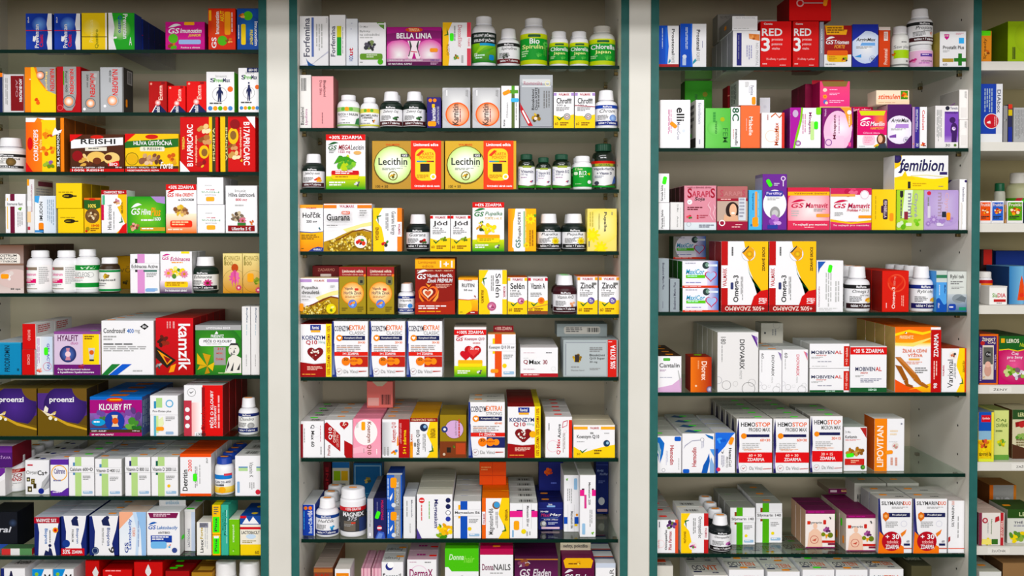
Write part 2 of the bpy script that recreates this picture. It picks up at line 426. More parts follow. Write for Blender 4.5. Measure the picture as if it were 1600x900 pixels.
# ------------------------------------------------------------ bottles
KIND = {  # neck width, cap width, cap share of height, shoulder share, foot round
 'pill': (.74, .80, .19, .14), 'med': (.55, .70, .27, .13), 'nb': (.62, .72, .17, .16), 'jar': (.88, .94, .21, .05),
 'wide': (.60, .68, .17, .17), 'cap': (.60, .66, .22, .12)}
def lathe(prof, seg, col, mb, ribs=0):
    n = len(prof); vs = []
    for r, z in prof:
        for i in range(seg):
            t = 2 * math.pi * i / seg; q = r * (1 - (.03 if ribs and i % 2 else 0)); vs.append((q * math.cos(t), q * math.sin(t), z))
    fs = [(a * seg + i, a * seg + (i + 1) % seg, (a + 1) * seg + (i + 1) % seg, (a + 1) * seg + i) for a in range(n - 1) for i in range(seg)]
    fs += [tuple(range(seg))[::-1], tuple((n - 1) * seg + i for i in range(seg))]
    mb.mesh(vs, fs, col)
def V(desc, x0, y0, x1, body, cap, spec, lab=(8, 72), labcol='W', kind='pill', n=1, y=.006, by=None, xs=(), bm='plastic', cat='bottle', on=None, nm='pill_bottle', sq=1., gap=.002, z=None, capst=None, ribs=0, bs=0):
    zs = CUR['z']; xm = (x0 + x1) / 2
    if on is not None: zs = on['z1'] + .0006
    R = .03
    for _ in range(3):
        if by is not None: y = max(.002, depth_on(xm, by, zs))
        X0, _z = P(x0, y0, y + R); X1, _z = P(x1, y0, y + R); R = (X1 - X0) / 2 - .0003
    z1 = P(xm, y0, y + R)[1]; H = z1 - zs
    nk, cw, ch, sh = KIND[kind]
    zb = H * (1 - ch)                        # top of the shoulder / bottom of the cap
    bprof = [(R * .88, 0), (R * .97, .0012), (R, .004), (R, zb - H * sh)]
    for i in range(1, 7):
        t = i / 6 * math.pi / 2; bprof.append((R * nk + (R - R * nk) * math.cos(t), zb - H * sh + H * sh * .95 * math.sin(t)))
    bprof.append((R * nk, zb + H * .02))
    mb = MB(); lathe(bprof, 36, rgb(body), mb); bme = mb.build('body', MT[bm], True)
    mb = MB(); r = R * cw
    cprof = [(r * .97, zb + .0008), (r, zb + .0016), (r, zb + H * ch * .16), (r * .965, zb + H * ch * .2), (r * (.9 if kind == 'med' else .965), zb + H * ch * .84), (r * (.87 if kind == 'med' else .93), H - .0012), (r * .8, H - .0002), (r * .5, H)]
    lathe(cprof, 60 if ribs else 36, rgb(cap), mb, ribs); cme = mb.build('cap', MT['plastic'], not ribs)
    if not ribs: pass
    v0, v1 = lab[0] / 100 * H, lab[1] / 100 * H; v1 = min(v1, zb - H * sh - .0003)
    e = .00011
    def fm(u, v, l):
        sg = u / R / .95 - 1; t = math.asin(.95 * sg) if abs(sg) <= 1 else math.copysign(1.2532 + (abs(sg) - 1) * 2.2, sg); q = R + .00025 + e * l; return (q * math.sin(t), -q * math.cos(t), v0 + v)
    mb = MB(); LH = v1 - v0
    draw(mb, 'r -13 0 113 100 ' + labcol + '|' + spec, fm, R * 1.9, LH, True)
    lme = mb.build('label', MT['paper'])
    lo, hi = XL[CUR['col']]; xc = max(lo + R + .0026, min(hi - R - .0026, (X0 + X1) / 2))
    spots = [xc] + [P(q + (x1 - x0) / 2, y0, y + R)[0] for q in xs]; allx = sorted(spots); first = None; wh = where(); out = []
    for cx in spots:
        for k in range(n):
            yy = y + R + k * (2 * R + gap)
            if k and yy + R > .275: break
            if first is None:
                o = bpy.data.objects.new(nm, None); COL.objects.link(o)
                link('body', bme, o); link('cap', cme, o); link('label', lme, o)
                if capst:
                    c = link('price_sticker', sticker_mesh(capst), o); c.location = (0, -.002, H + .0002); c['label'] = STW[capst]
                first = o
            else: o = copy_tree(first)
            o.location = (cx, yy, zs)
            if k: o.rotation_euler = (0, 0, rnd.uniform(-.2, .2))
            pl = PLACE[len(spots)][allx.index(cx)] if len(spots) > 1 else ''
            lb = desc + (', ' + pl if pl else '')
            if k: lb = '%s behind %s' % (ORD[k], lb)
            lb += ', ' + wh
            setlabel(o, lb, cat, ('row of ' + desc + ', ' + wh) if n * len(spots) > 1 else None)
        out.append(dict(z1=z1, y=y, x=cx))
    return out[0]
# ------------------------------------------------------------ the setting and the cabinets
def solid(name, boxes, material, parent=None, bevel=0):
    mb = MB()
    for b in boxes: box(mb, *b)
    o = link(name, mb.build(name, material), parent)
    if bevel:
        md = o.modifiers.new('edge', 'BEVEL'); md.width = bevel; md.segments = 2
    return o
def struct(name, boxes, material):
    o = solid(name, boxes, material); o['kind'] = 'structure'; return o
FRONT, BACK, TOP = -.014, .285, 2.075
X = lambda px, y=FRONT: P(px, 450, y)[0]
struct('floor', [(-2.6, 2.9, -4.2, .5, -.05, 0)], speckle(mat('floor_vinyl', 'b8b2a6', .5), 4, 'b2aca0', 'bfb9ad'))
struct('wall_back', [(-2.6, 2.9, .33, .4, 0, 2.9)], M_WHITE)
struct('trim_1', [(X(417), X(455.5), FRONT + .004, .30, 0, TOP)], M_WHITE)
struct('trim_2', [(X(981.5), X(1016), FRONT + .004, .30, 0, TOP)], M_WHITE)
struct('shade_hood', [(-2.0, 2.4, -.175, -.155, 1.975, TOP + .2), (-2.0, 2.4, -.155, BACK + .03, TOP + .02, TOP + .2)], M_WHITE)      # unseen hood added over the cabinets to shade the top shelves
M_TEA = speckle(mat('olive_back_laminate', 'a89c78', .55, spec=.2), 3, 'a09470', 'ada27e')
def cabinet(key, xl, xr, label, holes=True, sides=(-1, 1)):
    """xl, xr: inner faces of the two side panels (metres)"""
    t = .0172
    r = bpy.data.objects.new('display_cabinet', None); COL.objects.link(r)
    r.location = ((xl + xr) / 2, 0, 0); setlabel(r, label, 'cabinet'); cx = (xl + xr) / 2
    for sx, a in ((-1, xl - t), (1, xr)):
        if sx not in sides: continue
        o = solid('side_panel', [(a - cx, a - cx + t, FRONT + .0012, BACK + .008, 0, TOP)], M_SIDE, r)
        solid('edge_band', [(a - cx, a - cx + t, FRONT, FRONT + .0012, 0, TOP)], M_GREEN, r)['label'] = 'green edge band along the cabinet side'
        if holes:
            me = o.data; bm = bmesh.new(); bm.from_mesh(me); me.materials.append(M_HOLE); zz = .75
            face = (xl + .0002 - cx) if sx < 0 else (xr - .0002 - cx)
            while zz < 2.0:
                for yy in (.04, .235):
                    vs = [bm.verts.new((face, yy + .0026 * math.cos(q * math.pi / 5), zz + .0026 * math.sin(q * math.pi / 5))) for q in range(10)]
                    f = bm.faces.new(vs if sx > 0 else vs); f.material_index = 1
                zz += .064
            bm.to_mesh(me); bm.free()
    solid('back_panel', [(xl - cx, xr - cx, BACK, BACK + .008, 0, TOP)], M_BACK if holes else M_TEA, r)
    solid('top_panel', [(xl - (t if -1 in sides else 0) - cx, xr + t - cx, FRONT, BACK + .008, TOP, TOP + .018)], M_WHITE, r)
    solid('plinth', [(xl - cx, xr - cx, .02, .04, 0, .1)], M_WHITE, r)
    return r
XL = {'L': (X(-92), X(405.5)), 'M': (X(466), X(969.5)), 'R': (X(1028.5), X(1517.5)), 'F': (X(1517.5) + .0178, X(1517.5) + .66)}
CAB = {'L': cabinet('L', *XL['L'], 'cream medicine cabinet with green edges, cut off by the left picture border'),
       'M': cabinet('M', *XL['M'], 'complete cream display cabinet with green edges in the centre'),
       'R': cabinet('R', *XL['R'], 'cream display cabinet with green edges and bare inner side wall on the right'),
       'F': cabinet('F', *XL['F'], 'beige tea cabinet with white board shelves at the far right', False, (1,))}
EDGE = {'L': [77.5, 175.5, 268.5, 364.5, 458.5, 586.5, 682, 776, 869, 992], 'M': [102.5, 200, 296, 393, 491.5, 589.5, 716, 842.5, 970],
        'R': [104.5, 231.5, 359.5, 488, 613.5, 740, 865.5, 990], 'F': [96, 222, 349, 477, 601.5, 722, 853.5, 985]}
PX = {'L': 200, 'M': 718, 'R': 1270, 'F': 1565}
SZ = {k: [P(PX[k], y, 0)[1] for y in v] for k, v in EDGE.items()}
for k in 'LMR':
    xl, xr = XL[k]; cab = CAB[k]; cx = (xl + xr) / 2; pm = None
    for i, z in enumerate(SZ[k]):
        CUR.update(col=k, k=i)
        o = bpy.data.objects.new('glass_shelf', None); COL.objects.link(o); o.location = (cx, 0, z)
        setlabel(o, 'clear green-edged glass shelf, %s from the top in the %s' % (ORD[i], CN[k]), 'shelf', 'glass shelves of the ' + CN[k])
        h = (xr - xl) / 2 - .002
        solid('pane', [(-h, h, .0012, .272, -.0075, 0)], M_GLASS, o)
        solid('ground_edge', [(-h, h, 0, .0012, -.0075, 0)], M_EDGE, o)['label'] = 'dark green front edge'
        for a in (xl - cx + .004, xr - cx - .004):
            for yy in (.04, .235):
                if pm is None:
                    q = solid('shelf_pin', [(-.0045, .0045, -.005, .005, -.0075, 0)], M_BRASS, cab, .001); pm = q.data
                else:
                    q = link('shelf_pin', pm, cab); md = q.modifiers.new('edge', 'BEVEL'); md.width = .001; md.segments = 2
                q.location = (a, yy, z - .0077)
xl, xr = XL['F']
for i, z in enumerate(SZ['F']):
    o = solid('board_shelf', [(-(xr - xl) / 2 + .001, (xr - xl) / 2 - .001, .0, .283, -.019, 0)], M_WHITE); o.location = ((xl + xr) / 2, 0, z)
    setlabel(o, 'thick cream board shelf, %s from the top in the far right cabinet' % ORD[i], 'shelf', 'board shelves of the far right cabinet')
    tx = {4: ('ŽENY', 1547, 1582), 5: ('ZAŽÍVÁNÍ', 1583, 1625), 6: ('ŽLUČNÍK', 1547, 1582)}.get(i)
    if tx:
        mb = MB(); a, b = X(tx[1], 0), X(tx[2], 0); fm = lambda u, v, l: (u - (b - a) / 2, -.0003 - .00005 * l, v - .0165)
        draw(mb, 'r 0 0 100 100 e4e1da|t 18 28 82 74 333 ' + tx[0], fm, b - a, .0135)
        q = link('shelf_label', mb.build('shelf_label', MT['paper']), o); q.location = ((a + b) / 2 - (xl + xr) / 2, 0, 0); q['label'] = 'paper category label on the shelf edge'
def S(col, k): shelf(col, k, SZ[col][k] + .0003)
# ------------------------------------------------------------ far right cabinet
S('F', 0)
B('small orange carton with green top tag', 1531, 48, 1550, 'd88a3a', 'r 0 84 90 100 6ad82a|Tl 30 8 60 76 7a4a1a Speedy|m 60 30 26 8 c8602a e0a050 7a3a10', d=.06)
B('large lime green carton with barcode', 1575, 33, 1625, '9ab828', 'd 80 60 60 b0c840 94b020|b 14 6 24 36|m 80 30 30 8 8aa820 a8c838|v 60 60 66 94 1 6a8a10', d=.1, L='6a8418')
S('F', 1)
B('deep blue carton with white side and red footprint disc', 1531, 131, 1567, '1a3a9a', 'r 72 0 100 100 d8d8dc|r 0 0 100 14 e0e0e0|Tr 76 50 92 90 556 DIAbox|v 20 50 60 92 4 9ab|c 52 36 34 d8d8dc|c 52 36 31 b8202c|m 40 34 9 6 f0e8e8 e8d8d8|v 64 26 80 44 2 e8b0b0', d=.09)
B('slim grey carton beside the blue one', 1568, 165, 1575, '8a8888', 'm 50 60 40 6 555 aaa 777', d=.08)
B('slim black and yellow carton with red top', 1575.5, 163, 1582, '2a2a4a', 'r 0 88 100 100 c83a2a|r 0 70 100 86 c8b03a|r 0 0 100 40 1c2a8a', d=.08)
B('white printed booklet carton standing beside it', 1584, 168, 1620, 'a8a8a8', 'v 6 6 96 94 14 888', d=.09)
S('F', 2)
def FRUIT(c): return 'r 4 10 94 94 %s|T 10 76 90 90 e8d8d0 Fruitiki|m 50 54 34 10 d8482a f0d8b0 a83a20 e8a03a|l 12 18 86 32 2 222|r 4 4 94 12 e8e4e0' % c
B('small white carton with orange fruit panel', 1531, 314, 1549, 'W', FRUIT('e0562a'), d=.07)
B('small white carton with blue fruit panel', 1549.5, 314, 1569, 'W', FRUIT('2a5ab8'), d=.07)
B('small brown spined carton between the fruit cartons', 1570, 320, 1573, 'b88a5a', 'r 20 20 80 60 7a4a2a', d=.06)
B('small white carton with green fruit panel', 1574, 314, 1599, 'W', FRUIT('5a9a2a'), d=.07)
B('dark blue printed carton next to green fruit carton', 1600, 316, 1620, '2a3a4a', 'l 10 20 90 80 4 889', d=.07)
V('white tube-like bottle with dark green cap', 1554, 286, 1570, 'c8c8ba', '1c5a3a', 'T 30 20 70 50 444 S', (6, 70), 'c8c8ba', 'jar', y=.13)
V('large translucent bottle with red ribbon and green label', 1572, 270, 1612, 'b8b894', 'd8d4cc', 'r -13 0 113 100 4a8a2a|r 30 60 80 90 5ad83a|p b8202a 0 60 20 100 40 100 20 60|l 20 20 80 40 2 dfd', (10, 50), '4a8a2a', 'cap', y=.13)
S('F', 3)
def DIA(): return 'T 20 58 46 76 6a9a3a Sla|T 46 58 94 76 c02030 DIA|r 20 36 94 46 b82a2a|m 56 40 12 4 5a9a3a d84a3a|l 40 10 94 22 2 888'
V('white sweetener tub with red lid band', 1527, 424, 1549, 'W', 'e8e4e0', DIA() + '|r -13 84 113 100 b8242a|r 10 70 90 84 f08a3a', (8, 78), 'W', 'jar', nm='sweetener_tub', cat='tub', y=.05)
B('white sweetener carton standing nearer the front', 1546, 447, 1574, 'f0eeea', 'T 16 40 44 62 6a9a3a Sla|T 45 40 92 62 c02030 DIA|r 24 16 92 30 b82a2a|l 40 4 90 12 1 888|r 0 92 100 100 d8d4d0', d=.04, y=.006)
B('light blue carton with candle flame and turned name', 1577, 416, 1620, '6a9ac0', 'G 0 0 50 100 3a7ab0 7ab0d0|p d8502a 30 10 40 60 46 76 54 50 56 10|c 46 24 8 d83a2a|Tr 66 10 82 90 1c2a4a DiaChrom|r 60 0 62 100 cde', d=.1, y=.03, L='1c3a6a')
B('dark blue carton lying across the back', 1556, 392, 1620, '16307a', 'Ti 8 10 66 70 7a9ad0 Kolo', d=.06, y=.16)
B('black carton with red top, at the back', 1533, 390, 1552, '2a1a1c', 'r 20 70 90 100 c8302a|l 10 20 90 50 3 655', d=.06, y=.15)
S('F', 4)
B('violet framed tea carton with teapot drawing', 1530.5, 522, 1560, '3a2264', 'r 92 0 100 100 d8682a|r 0 96 100 100 d8682a|r 0 0 100 3 d8682a|T 12 86 86 94 e8d8c8 ŽENSKÝ|T 44 80 84 86 e8d8c8 ČAJ|c 16 82 12 b02a2a|r 16 10 76 78 d8ccc0|r 20 40 72 74 5a5a54|c 46 60 16 222|T 36 57 58 63 ddd ČAJ|e 26 16 64 40 c89a8a|e 30 34 60 46 e0b0a0|Tl 2 8 10 74 d8c8e0 HERBATA DLA KOBIET|Tl 80 30 88 60 c8b8d8 NOI TEA|m 24 14 8 4 d8c8a0 c8a070', d=.07, n=2, T='8a3a2a')
B('magenta and green tea carton with herb sprig', 1561, 525, 1610, 'c01a62', 'd 50 40 60 e05a90 b8145a|p 1f5a24 0 100 100 100 100 76 60 70 30 74 0 72|p e8c838 0 72 30 74 60 70 100 76 100 74 60 68 30 72 0 70|T 24 86 64 94 e8e8d0 LEROS|r 6 86 18 95 e0a82a|ti 66 78 98 86 c8d050 Natur|T 40 60 62 68 f4e0ea Čaj|T 26 52 76 59 f4e0ea pro ženy|l 34 46 66 50 1 f0a0c0|m 34 28 24 9 8ab04a c8d090 5a8a2a|m 64 22 26 10 e8e0e8 9ab85a 7a5a6a d0c8d0', d=.07, n=2, T='1a3a1a')
S('F', 5)
B('yellow and blue tea carton with fruit pile', 1529, 644, 1553, 'e8c83a', 'r 0 60 84 100 1c4fa8|r 18 80 80 94 c8202a|T 24 84 74 90 f0d0d0 Apotheke|r 0 44 84 62 8ab0c8|m 36 36 40 12 c8742a e0983a 8a3a1a d85a3a|m 40 18 36 8 f0d82a e8c020|r 84 0 100 100 e8d85a|T 4 10 84 20 4a3a10 zázvorový čaj|r 0 0 100 6 d8e05a', d=.07, T='6a7a8a', n=2)
B('pale green and yellow tea carton with herb drawing', 1553.5, 641, 1577, 'd0d88a', 'T 12 76 80 84 4a6a2a ČAJ|T 12 66 90 75 4a6a2a ZÁVĚRNÍ|m 50 34 34 12 8ab04a d8d840 c8b03a 6a9a3a|r 0 0 100 10 6a9a4a|l 10 54 80 60 1 7a8a4a', d=.07, y=.02, T='8a945a')
B('brown and cream tea carton with red seal', 1582, 640, 1625, 'd0c8a8', 'p 4a2a1a 0 0 100 0 100 12 0 30|r 0 80 100 100 2a4a24|T 20 86 60 94 d8d8a0 LEROS|p 8a1a1a 10 74 60 80 60 70 12 64|c 34 70 12 b02a2a|m 30 44 20 6 5a8a3a 8aa85a|l 14 24 60 40 3 7a6a4a', d=.08, L='5a3a24', y=.03)
S('F', 6)
B('white tea carton with red band and pears', 1529.5, 801, 1570, 'e4ded8', 'G 0 0 12 100 6a1a34 8a3a50|r 84 0 96 100 b02a30|Tr 86 24 94 76 f0d8d0 TEEKANNE|c 24 76 11 a8283a|c 24 76 6 e8c8c8|p b02a30 62 70 80 76 78 90 64 86|Tr 46 34 52 80 5a7a4a Harmony|v 34 30 40 70 1 aaa|p 3a6a2a 50 4 74 4 74 20 50 20|m 30 12 20 6 e8d83a f0e880 b8b02a|p f0e080 10 4 50 4 48 20 12 20', d=.04, n=6, T='c8b4a8', L='5a1428')
B('white and dark green tea carton with yellow flowers', 1574, 796, 1625, 'd8d8d0', 'r 0 74 100 100 2a4a1c|T 36 80 96 92 c8d0a0 LEROS|T 20 58 96 66 445 THÉ SALVE|l 20 48 80 54 2 889|m 30 18 26 10 5a8a3a e8d030 8aa84a|m 66 24 26 10 e8c82a 6a9a3a f0e060|^ s 20 40 o', d=.08, L='aaa89c', T='2f4a20', y=.02)
B('orange and grey carton lying behind the tea cartons', 1546, 758, 1588, '9a6a3a', 'r 0 0 100 100 8a8a86|r 0 0 14 100 c0601c|T 24 40 80 70 aaa BIO|r 90 0 100 100 b87030|< r 0 0 100 100 7a4a2a', d=.07, y=.15, L='7a4a2a')
S('F', 7)
B('white low carton with orange tag on top', 1530, 893, 1565, 'd8d8d4', 'T 10 60 70 80 555 Zelený|^ s 50 50 o', d=.08, T='b8b8a8', n=2)
B('brown carton at the bottom corner', 1567, 880, 1620, '8a6a48', 'm 40 60 40 10 c8b08a 6a4a2a d8c8a0', d=.08, L='4a3420', n=2)
# ------------------------------------------------------------ prints that return
def GSL(x0, y0, x1, y1, c='G', c2=None):     # arched two-letter mark
    h = y1 - y0
    return 'a %g %g %g %g %s|Ti %g %g %g %g %s GS' % (x0, y0 + h * .55, x1 + (x1 - x0) * .15, y1 + h * .45, c2 or c, x0, y0, x1, y0 + h * .8, c)
def MP(word, band='K', foot='4a1216', blob='', word2=''):
    return 'r -13 84 113 100 %s|T 30 87 72 97 W MedPharma|ti 16 63 86 80 333 %s|ti 44 52 84 61 555 %s|l 8 28 58 52 4 777|%s|r 0 3 100 24 %s|T 12 9 90 20 W tablet + 7 zdarma' % (band, word, word2, blob, foot)
def WM(word, sub='', band='R', blob='d 72 42 15 fff A', txt='333'):   # upright carton, white over yellow, tick
    return ('p Y 0 0 100 0 100 38 62 34 38 30 0 36|r 0 90 14 98 %s|r 86 90 100 98 %s|T 24 90 78 97 b5123a WALMARK|T 14 68 86 84 %s %s|t 14 60 60 66 555 %s|l 12 46 80 58 3 888|k 34 27 20 I|%s|t 6 8 22 16 7a4a00 60|l 32 5 80 16 2 7a4a00'
            % (band, band, txt, word, sub, blob))
def WR(word, band, blob, sub='', flip=0):   # carton on its end, print turned
    if flip:
        return ('p Y 60 0 100 0 100 100 72 100 60 60 84 26|r 0 0 14 100 %s|r 0 32 14 66 W|Tl 3 36 11 62 b5123a WALMARK|tl 24 10 46 74 333 %s|v 50 24 60 66 2 888|k 84 24 15 I 60|Tl 84 45 94 72 7a4a00 %s|%s' % (band, word, sub, blob))
    return ('p Y 0 0 40 0 38 30 30 55 10 72 34 100 0 100|r 84 0 100 100 %s|r 84 34 100 68 W|Tr 87 38 96 64 b5123a WALMARK|tr 60 38 78 92 333 %s|v 44 40 56 88 2 888|k 18 76 15 I 240|Tr 8 25 20 55 7a4a00 %s|%s' % (band, word, sub, blob))
def GEN(word, c, c2='', dot='', sub=''):  # white carton, one upright colour bar, name band
    return 'r 25 0 50 100 %s|r 17 54 25 %s|r 0 60 100 77 W|r 0 60 100 60.6 bbb|r 0 76.6 100 77 bbb|T 5 64 95 73 444 %s|l 56 40 92 52 3 999|%s|R 56 6 94 13 9fc0dc|l 60 8 90 12 1 W' % (c, c2 if c2 else '55 ' + c, word, dot)
def ZD(t, y0=88, y1=100, c='R'): return 'r 0 %d 100 %d %s|T 8 %g 92 %g W %s' % (y0, y1, c, y0 + (y1 - y0) * .22, y1 - (y1 - y0) * .22, t)
GSMEAD = 'g 0 0 100 24 2f9a2c d6e23a|l 8 5 55 14 2 W|m 80 10 9 5 666 ddd 444'

# ------------------------------------------------------------ left cabinet
S('L', 0)
PV = 'G 0 0 82 100 1c3fb0 12308f|d 52 70 30 7fb2ff 1b3dab|p W 84 0 100 0 100 100 86 100 80 70 86 45 80 20|Tl 34 5 50 70 W Preventan|Tl 52 8 66 42 R %s|r 0 52 100 54 c23|p W 26 24 34 22 40 30 40 40 34 36 28 38|t 8 74 13 90 W a'
B('blue carton with white edge and red second word', 40, 21, 81, '1c3fa8', PV % 'Clasic', d=.06, xs=(84.5,), T='1a3590')
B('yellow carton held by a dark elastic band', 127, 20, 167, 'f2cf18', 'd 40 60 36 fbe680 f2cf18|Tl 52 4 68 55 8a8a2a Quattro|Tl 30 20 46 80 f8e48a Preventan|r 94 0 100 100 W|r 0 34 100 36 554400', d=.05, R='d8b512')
g = B('green and white carton with name running down', 169, 20, 210, '3aa63a', 'd 45 55 42 d8f0b8 3aa63a|p W 0 0 30 0 18 30 24 60 14 100 0 100|Tr 56 30 74 97 W Preventan|Tr 36 46 52 92 1c3fa8 Quattro|m 24 30 12 6 fff eee 3aa63a|t 80 12 90 34 W A', d=.045, R='2a3f9a')
B('dark blue carton with red band line', 169, 22, 211, '1a2f86', 'r 0 52 100 54 c23', d=.036, Y=.052, n=6, R='18296f', gap=.001)
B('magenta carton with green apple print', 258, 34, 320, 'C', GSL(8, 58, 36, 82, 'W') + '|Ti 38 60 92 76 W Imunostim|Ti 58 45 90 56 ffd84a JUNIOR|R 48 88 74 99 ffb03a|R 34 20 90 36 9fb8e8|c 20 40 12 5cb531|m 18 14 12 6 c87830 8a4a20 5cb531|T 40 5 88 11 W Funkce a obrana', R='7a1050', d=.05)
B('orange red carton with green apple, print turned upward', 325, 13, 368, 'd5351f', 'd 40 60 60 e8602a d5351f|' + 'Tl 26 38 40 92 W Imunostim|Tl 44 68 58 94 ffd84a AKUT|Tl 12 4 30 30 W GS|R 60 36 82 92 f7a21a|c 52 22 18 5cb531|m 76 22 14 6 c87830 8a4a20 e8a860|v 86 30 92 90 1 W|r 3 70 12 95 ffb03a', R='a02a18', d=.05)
B('blue carton with green apple, print turned downward', 370, 13, 408, '1a4a9a', 'd 50 50 60 2a6fc0 173f86|Tr 76 10 90 68 W Imunostim|Tr 56 12 68 48 f2e04a PREVENT|c 48 82 20 5cb531|m 20 82 14 6 c87830 8a4a20 e8a860|R 18 12 38 62 f2d02a|v 6 20 12 60 1 W', d=.05)
S('L', 1)
B('white and navy carton at the very edge', -22, 114, 4, 'W', 'r 60 0 100 100 N|r 0 90 100 100 O', d=.05)
B('pale carton with dark red half and name turned downward', 5, 116, 37, 'd8d6d8', 'r 36 4 100 96 7a1218|Tr 78 28 92 88 W APO-IBUPROFEN|Tr 60 40 72 86 b08088 APO|v 10 10 24 90 2 999', d=.06)
B('orange and yellow carton with target and capsules', 38, 105, 87, 'f08a1c', 'p Y 30 0 100 0 100 42 70 48 45 70 30 100 20 100 20 0|p A 38 100 100 100 100 40 74 48 50 70|o 52 82 14 444|d 50 82 12 fff ff8a1a|Tr 82 48 96 96 R NUROFEN|Tr 66 50 74 90 ffdd88 Rapid|m 42 26 14 3 e8641a d84a10|R 16 72 20 74 W', d=.07, R='c87018')
B('dark red and silver carton with glowing target', 88, 104, 126, 'b01020', 'p A 28 10 40 4 62 4 76 16 82 40 82 100 28 100|o 52 24 26 555 .1|d 50 24 18 fff ff8a1a|Tr 52 40 74 94 d4d4d8 NUROFEN|Tr 54 40 72 94 R NUROFEN|Tr 34 44 46 90 555 Rapid 400|r 28 60 32 90 3f9c35|o 14 10 12 e66', d=.06)
B('small silver carton with glowing target', 127, 111, 155, 'A', 'o 50 22 30 666 .12|d 50 22 22 fff ff8a1a|Tr 48 38 76 94 R NUROFEN|Tr 26 60 40 92 444 200 mg|c 16 8 8 W|l 70 60 90 94 2 bbb', d=.05)
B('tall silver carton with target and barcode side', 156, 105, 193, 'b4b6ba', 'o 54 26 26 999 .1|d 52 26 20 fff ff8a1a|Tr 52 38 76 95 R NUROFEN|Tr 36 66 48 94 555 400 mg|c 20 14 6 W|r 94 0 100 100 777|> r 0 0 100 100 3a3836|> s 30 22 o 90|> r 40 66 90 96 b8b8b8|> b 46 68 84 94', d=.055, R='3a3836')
PN = 'p N 14 0 42 26 58 30 100 4 100 0|p W 12 0 42 30 60 33 52 27 42 25 18 0|Tl 38 0 60 22 W nadol|Tl 54 42 76 88 ffd8c8 Extra|d 50 34 16 fff e04a3a|v 70 50 82 88 1 f88|c 14 92 6 f0a090|l 70 86 98 98 1 8a1018'
B('red carton with dark pyramid, shaded at the back of three', 232, 127, 261, 'b01318', PN, d=.05, y=.03)  # same print on a darker red that stands for its shade
B('red carton with navy pyramid, lowest of three', 262, 134, 290, 'd81e20', PN, d=.05)
B('red carton with navy pyramid, beside white box', 291, 127, 322, 'd81e20', PN, d=.05)
SP = 'T 14 74 32 84 N S|T 28 74 60 84 5cb531 Preve|T 60 74 86 84 N Max|t 34 86 74 92 aaa Imunit|o 48 44 27 999 .06|p N 44 62 53 62 53 56 60 50 60 40 55 48 53 26 48 26 47 40 45 26 41 26 42 48 36 40 37 50 44 56|c 48 66 4 N|c 86 57 10 e8703a|c 14 10 8 4a86c8|c 32 10 8 f0a030|c 50 10 8 5cb531|c 68 10 8 f0a030|c 86 10 8 4a86c8|l 12 18 86 24 1 555'
B('white carton with blue human figure in a ring', 322, 112, 366, 'W', SP, R='5cb531', d=.05)
B('white carton with figure and blue tag, partly cut off', 372, 106, 408, 'W', SP + '|r 40 90 92 100 N|T 48 92 86 98 W 60+10', R='5cb531', d=.05)
S('L', 2)
V('squat white bottle with square label, cut off', -7, 216, 41, 'W', 'W', 'r -13 68 113 84 222|T 20 71 80 81 W MedPharma|ti 5 52 95 66 333 Hlíva ústřičná|l 10 22 60 48 4 888|d 72 40 14 8a6a3a 554422|r 0 6 100 20 222|T 10 9 90 17 W 60 tablet', (8, 76), 'f2f0ee', 'med')
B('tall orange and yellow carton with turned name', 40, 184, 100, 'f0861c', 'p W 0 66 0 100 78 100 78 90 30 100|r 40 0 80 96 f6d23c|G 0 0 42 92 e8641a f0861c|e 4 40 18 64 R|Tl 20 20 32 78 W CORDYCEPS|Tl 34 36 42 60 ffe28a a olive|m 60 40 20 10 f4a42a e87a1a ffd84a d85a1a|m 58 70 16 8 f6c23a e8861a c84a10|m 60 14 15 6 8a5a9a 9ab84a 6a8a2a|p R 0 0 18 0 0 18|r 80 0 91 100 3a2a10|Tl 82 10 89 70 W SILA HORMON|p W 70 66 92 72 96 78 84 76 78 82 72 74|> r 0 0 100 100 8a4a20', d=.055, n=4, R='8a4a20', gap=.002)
B('brown carton with mushrooms under a white banner', 109, 210, 194, '4a2412', 'p W 2 62 98 72 98 92 2 86|T 20 74 84 88 222 REISHI|e 38 88 62 98 c8281a|r 28 56 68 66 e6e0d0|l 34 59 62 64 1 555|p R 0 80 0 100 24 100|c 14 42 10 8a1018|m 30 30 16 8 e8c88a d8a858 5a2a12|e 32 24 66 54 e8c070|e 42 20 58 38 6a2f18|e 62 20 92 52 eccb86|e 64 30 78 46 5a2410|p R 70 22 90 30 92 12 72 6|T 73 16 88 24 W BIO|r 0 0 100 8 c8201c|r 0 8 100 15 3a1a0c|T 4 9 64 14 W IMUNITA - DETOX - CÉVY|T 4 1.5 62 6.5 W 100% REISHI|T 84 9 96 14 W 300 mg', d=.06)
B('yellow and green carton with brown mushrooms', 195, 209, 279, 'f0c420', 'p 2a6a2a 0 62 40 66 70 62 100 66 100 88 0 80|T 16 70 88 84 W HLÍVA ÚSTŘIČNÁ|e 38 86 62 98 c8281a|R 28 54 74 66 e8e6d0|T 34 57 68 64 777 S REISHI|p R 0 76 0 100 20 100|o 13 34 12 7a6a10 .1|c 13 34 9 e0b020|m 40 30 15 7 c8a078 8a5a40 e0c0a0|m 58 32 14 7 7a4a34 b08868 5a3424|m 86 38 10 4 e8842a c85a1a|m 92 30 9 3 e0a040 b85a20|r 0 8 100 15 3a2a10|r 0 0 100 8 c8201c|Ti 66 8 90 26 W Forte|T 4 9 60 14 W IMUNITA - VITALITA - CÉVY|T 4 1.5 64 6.5 W VEGETARIÁNSKÁ HLÍVA', d=.06)
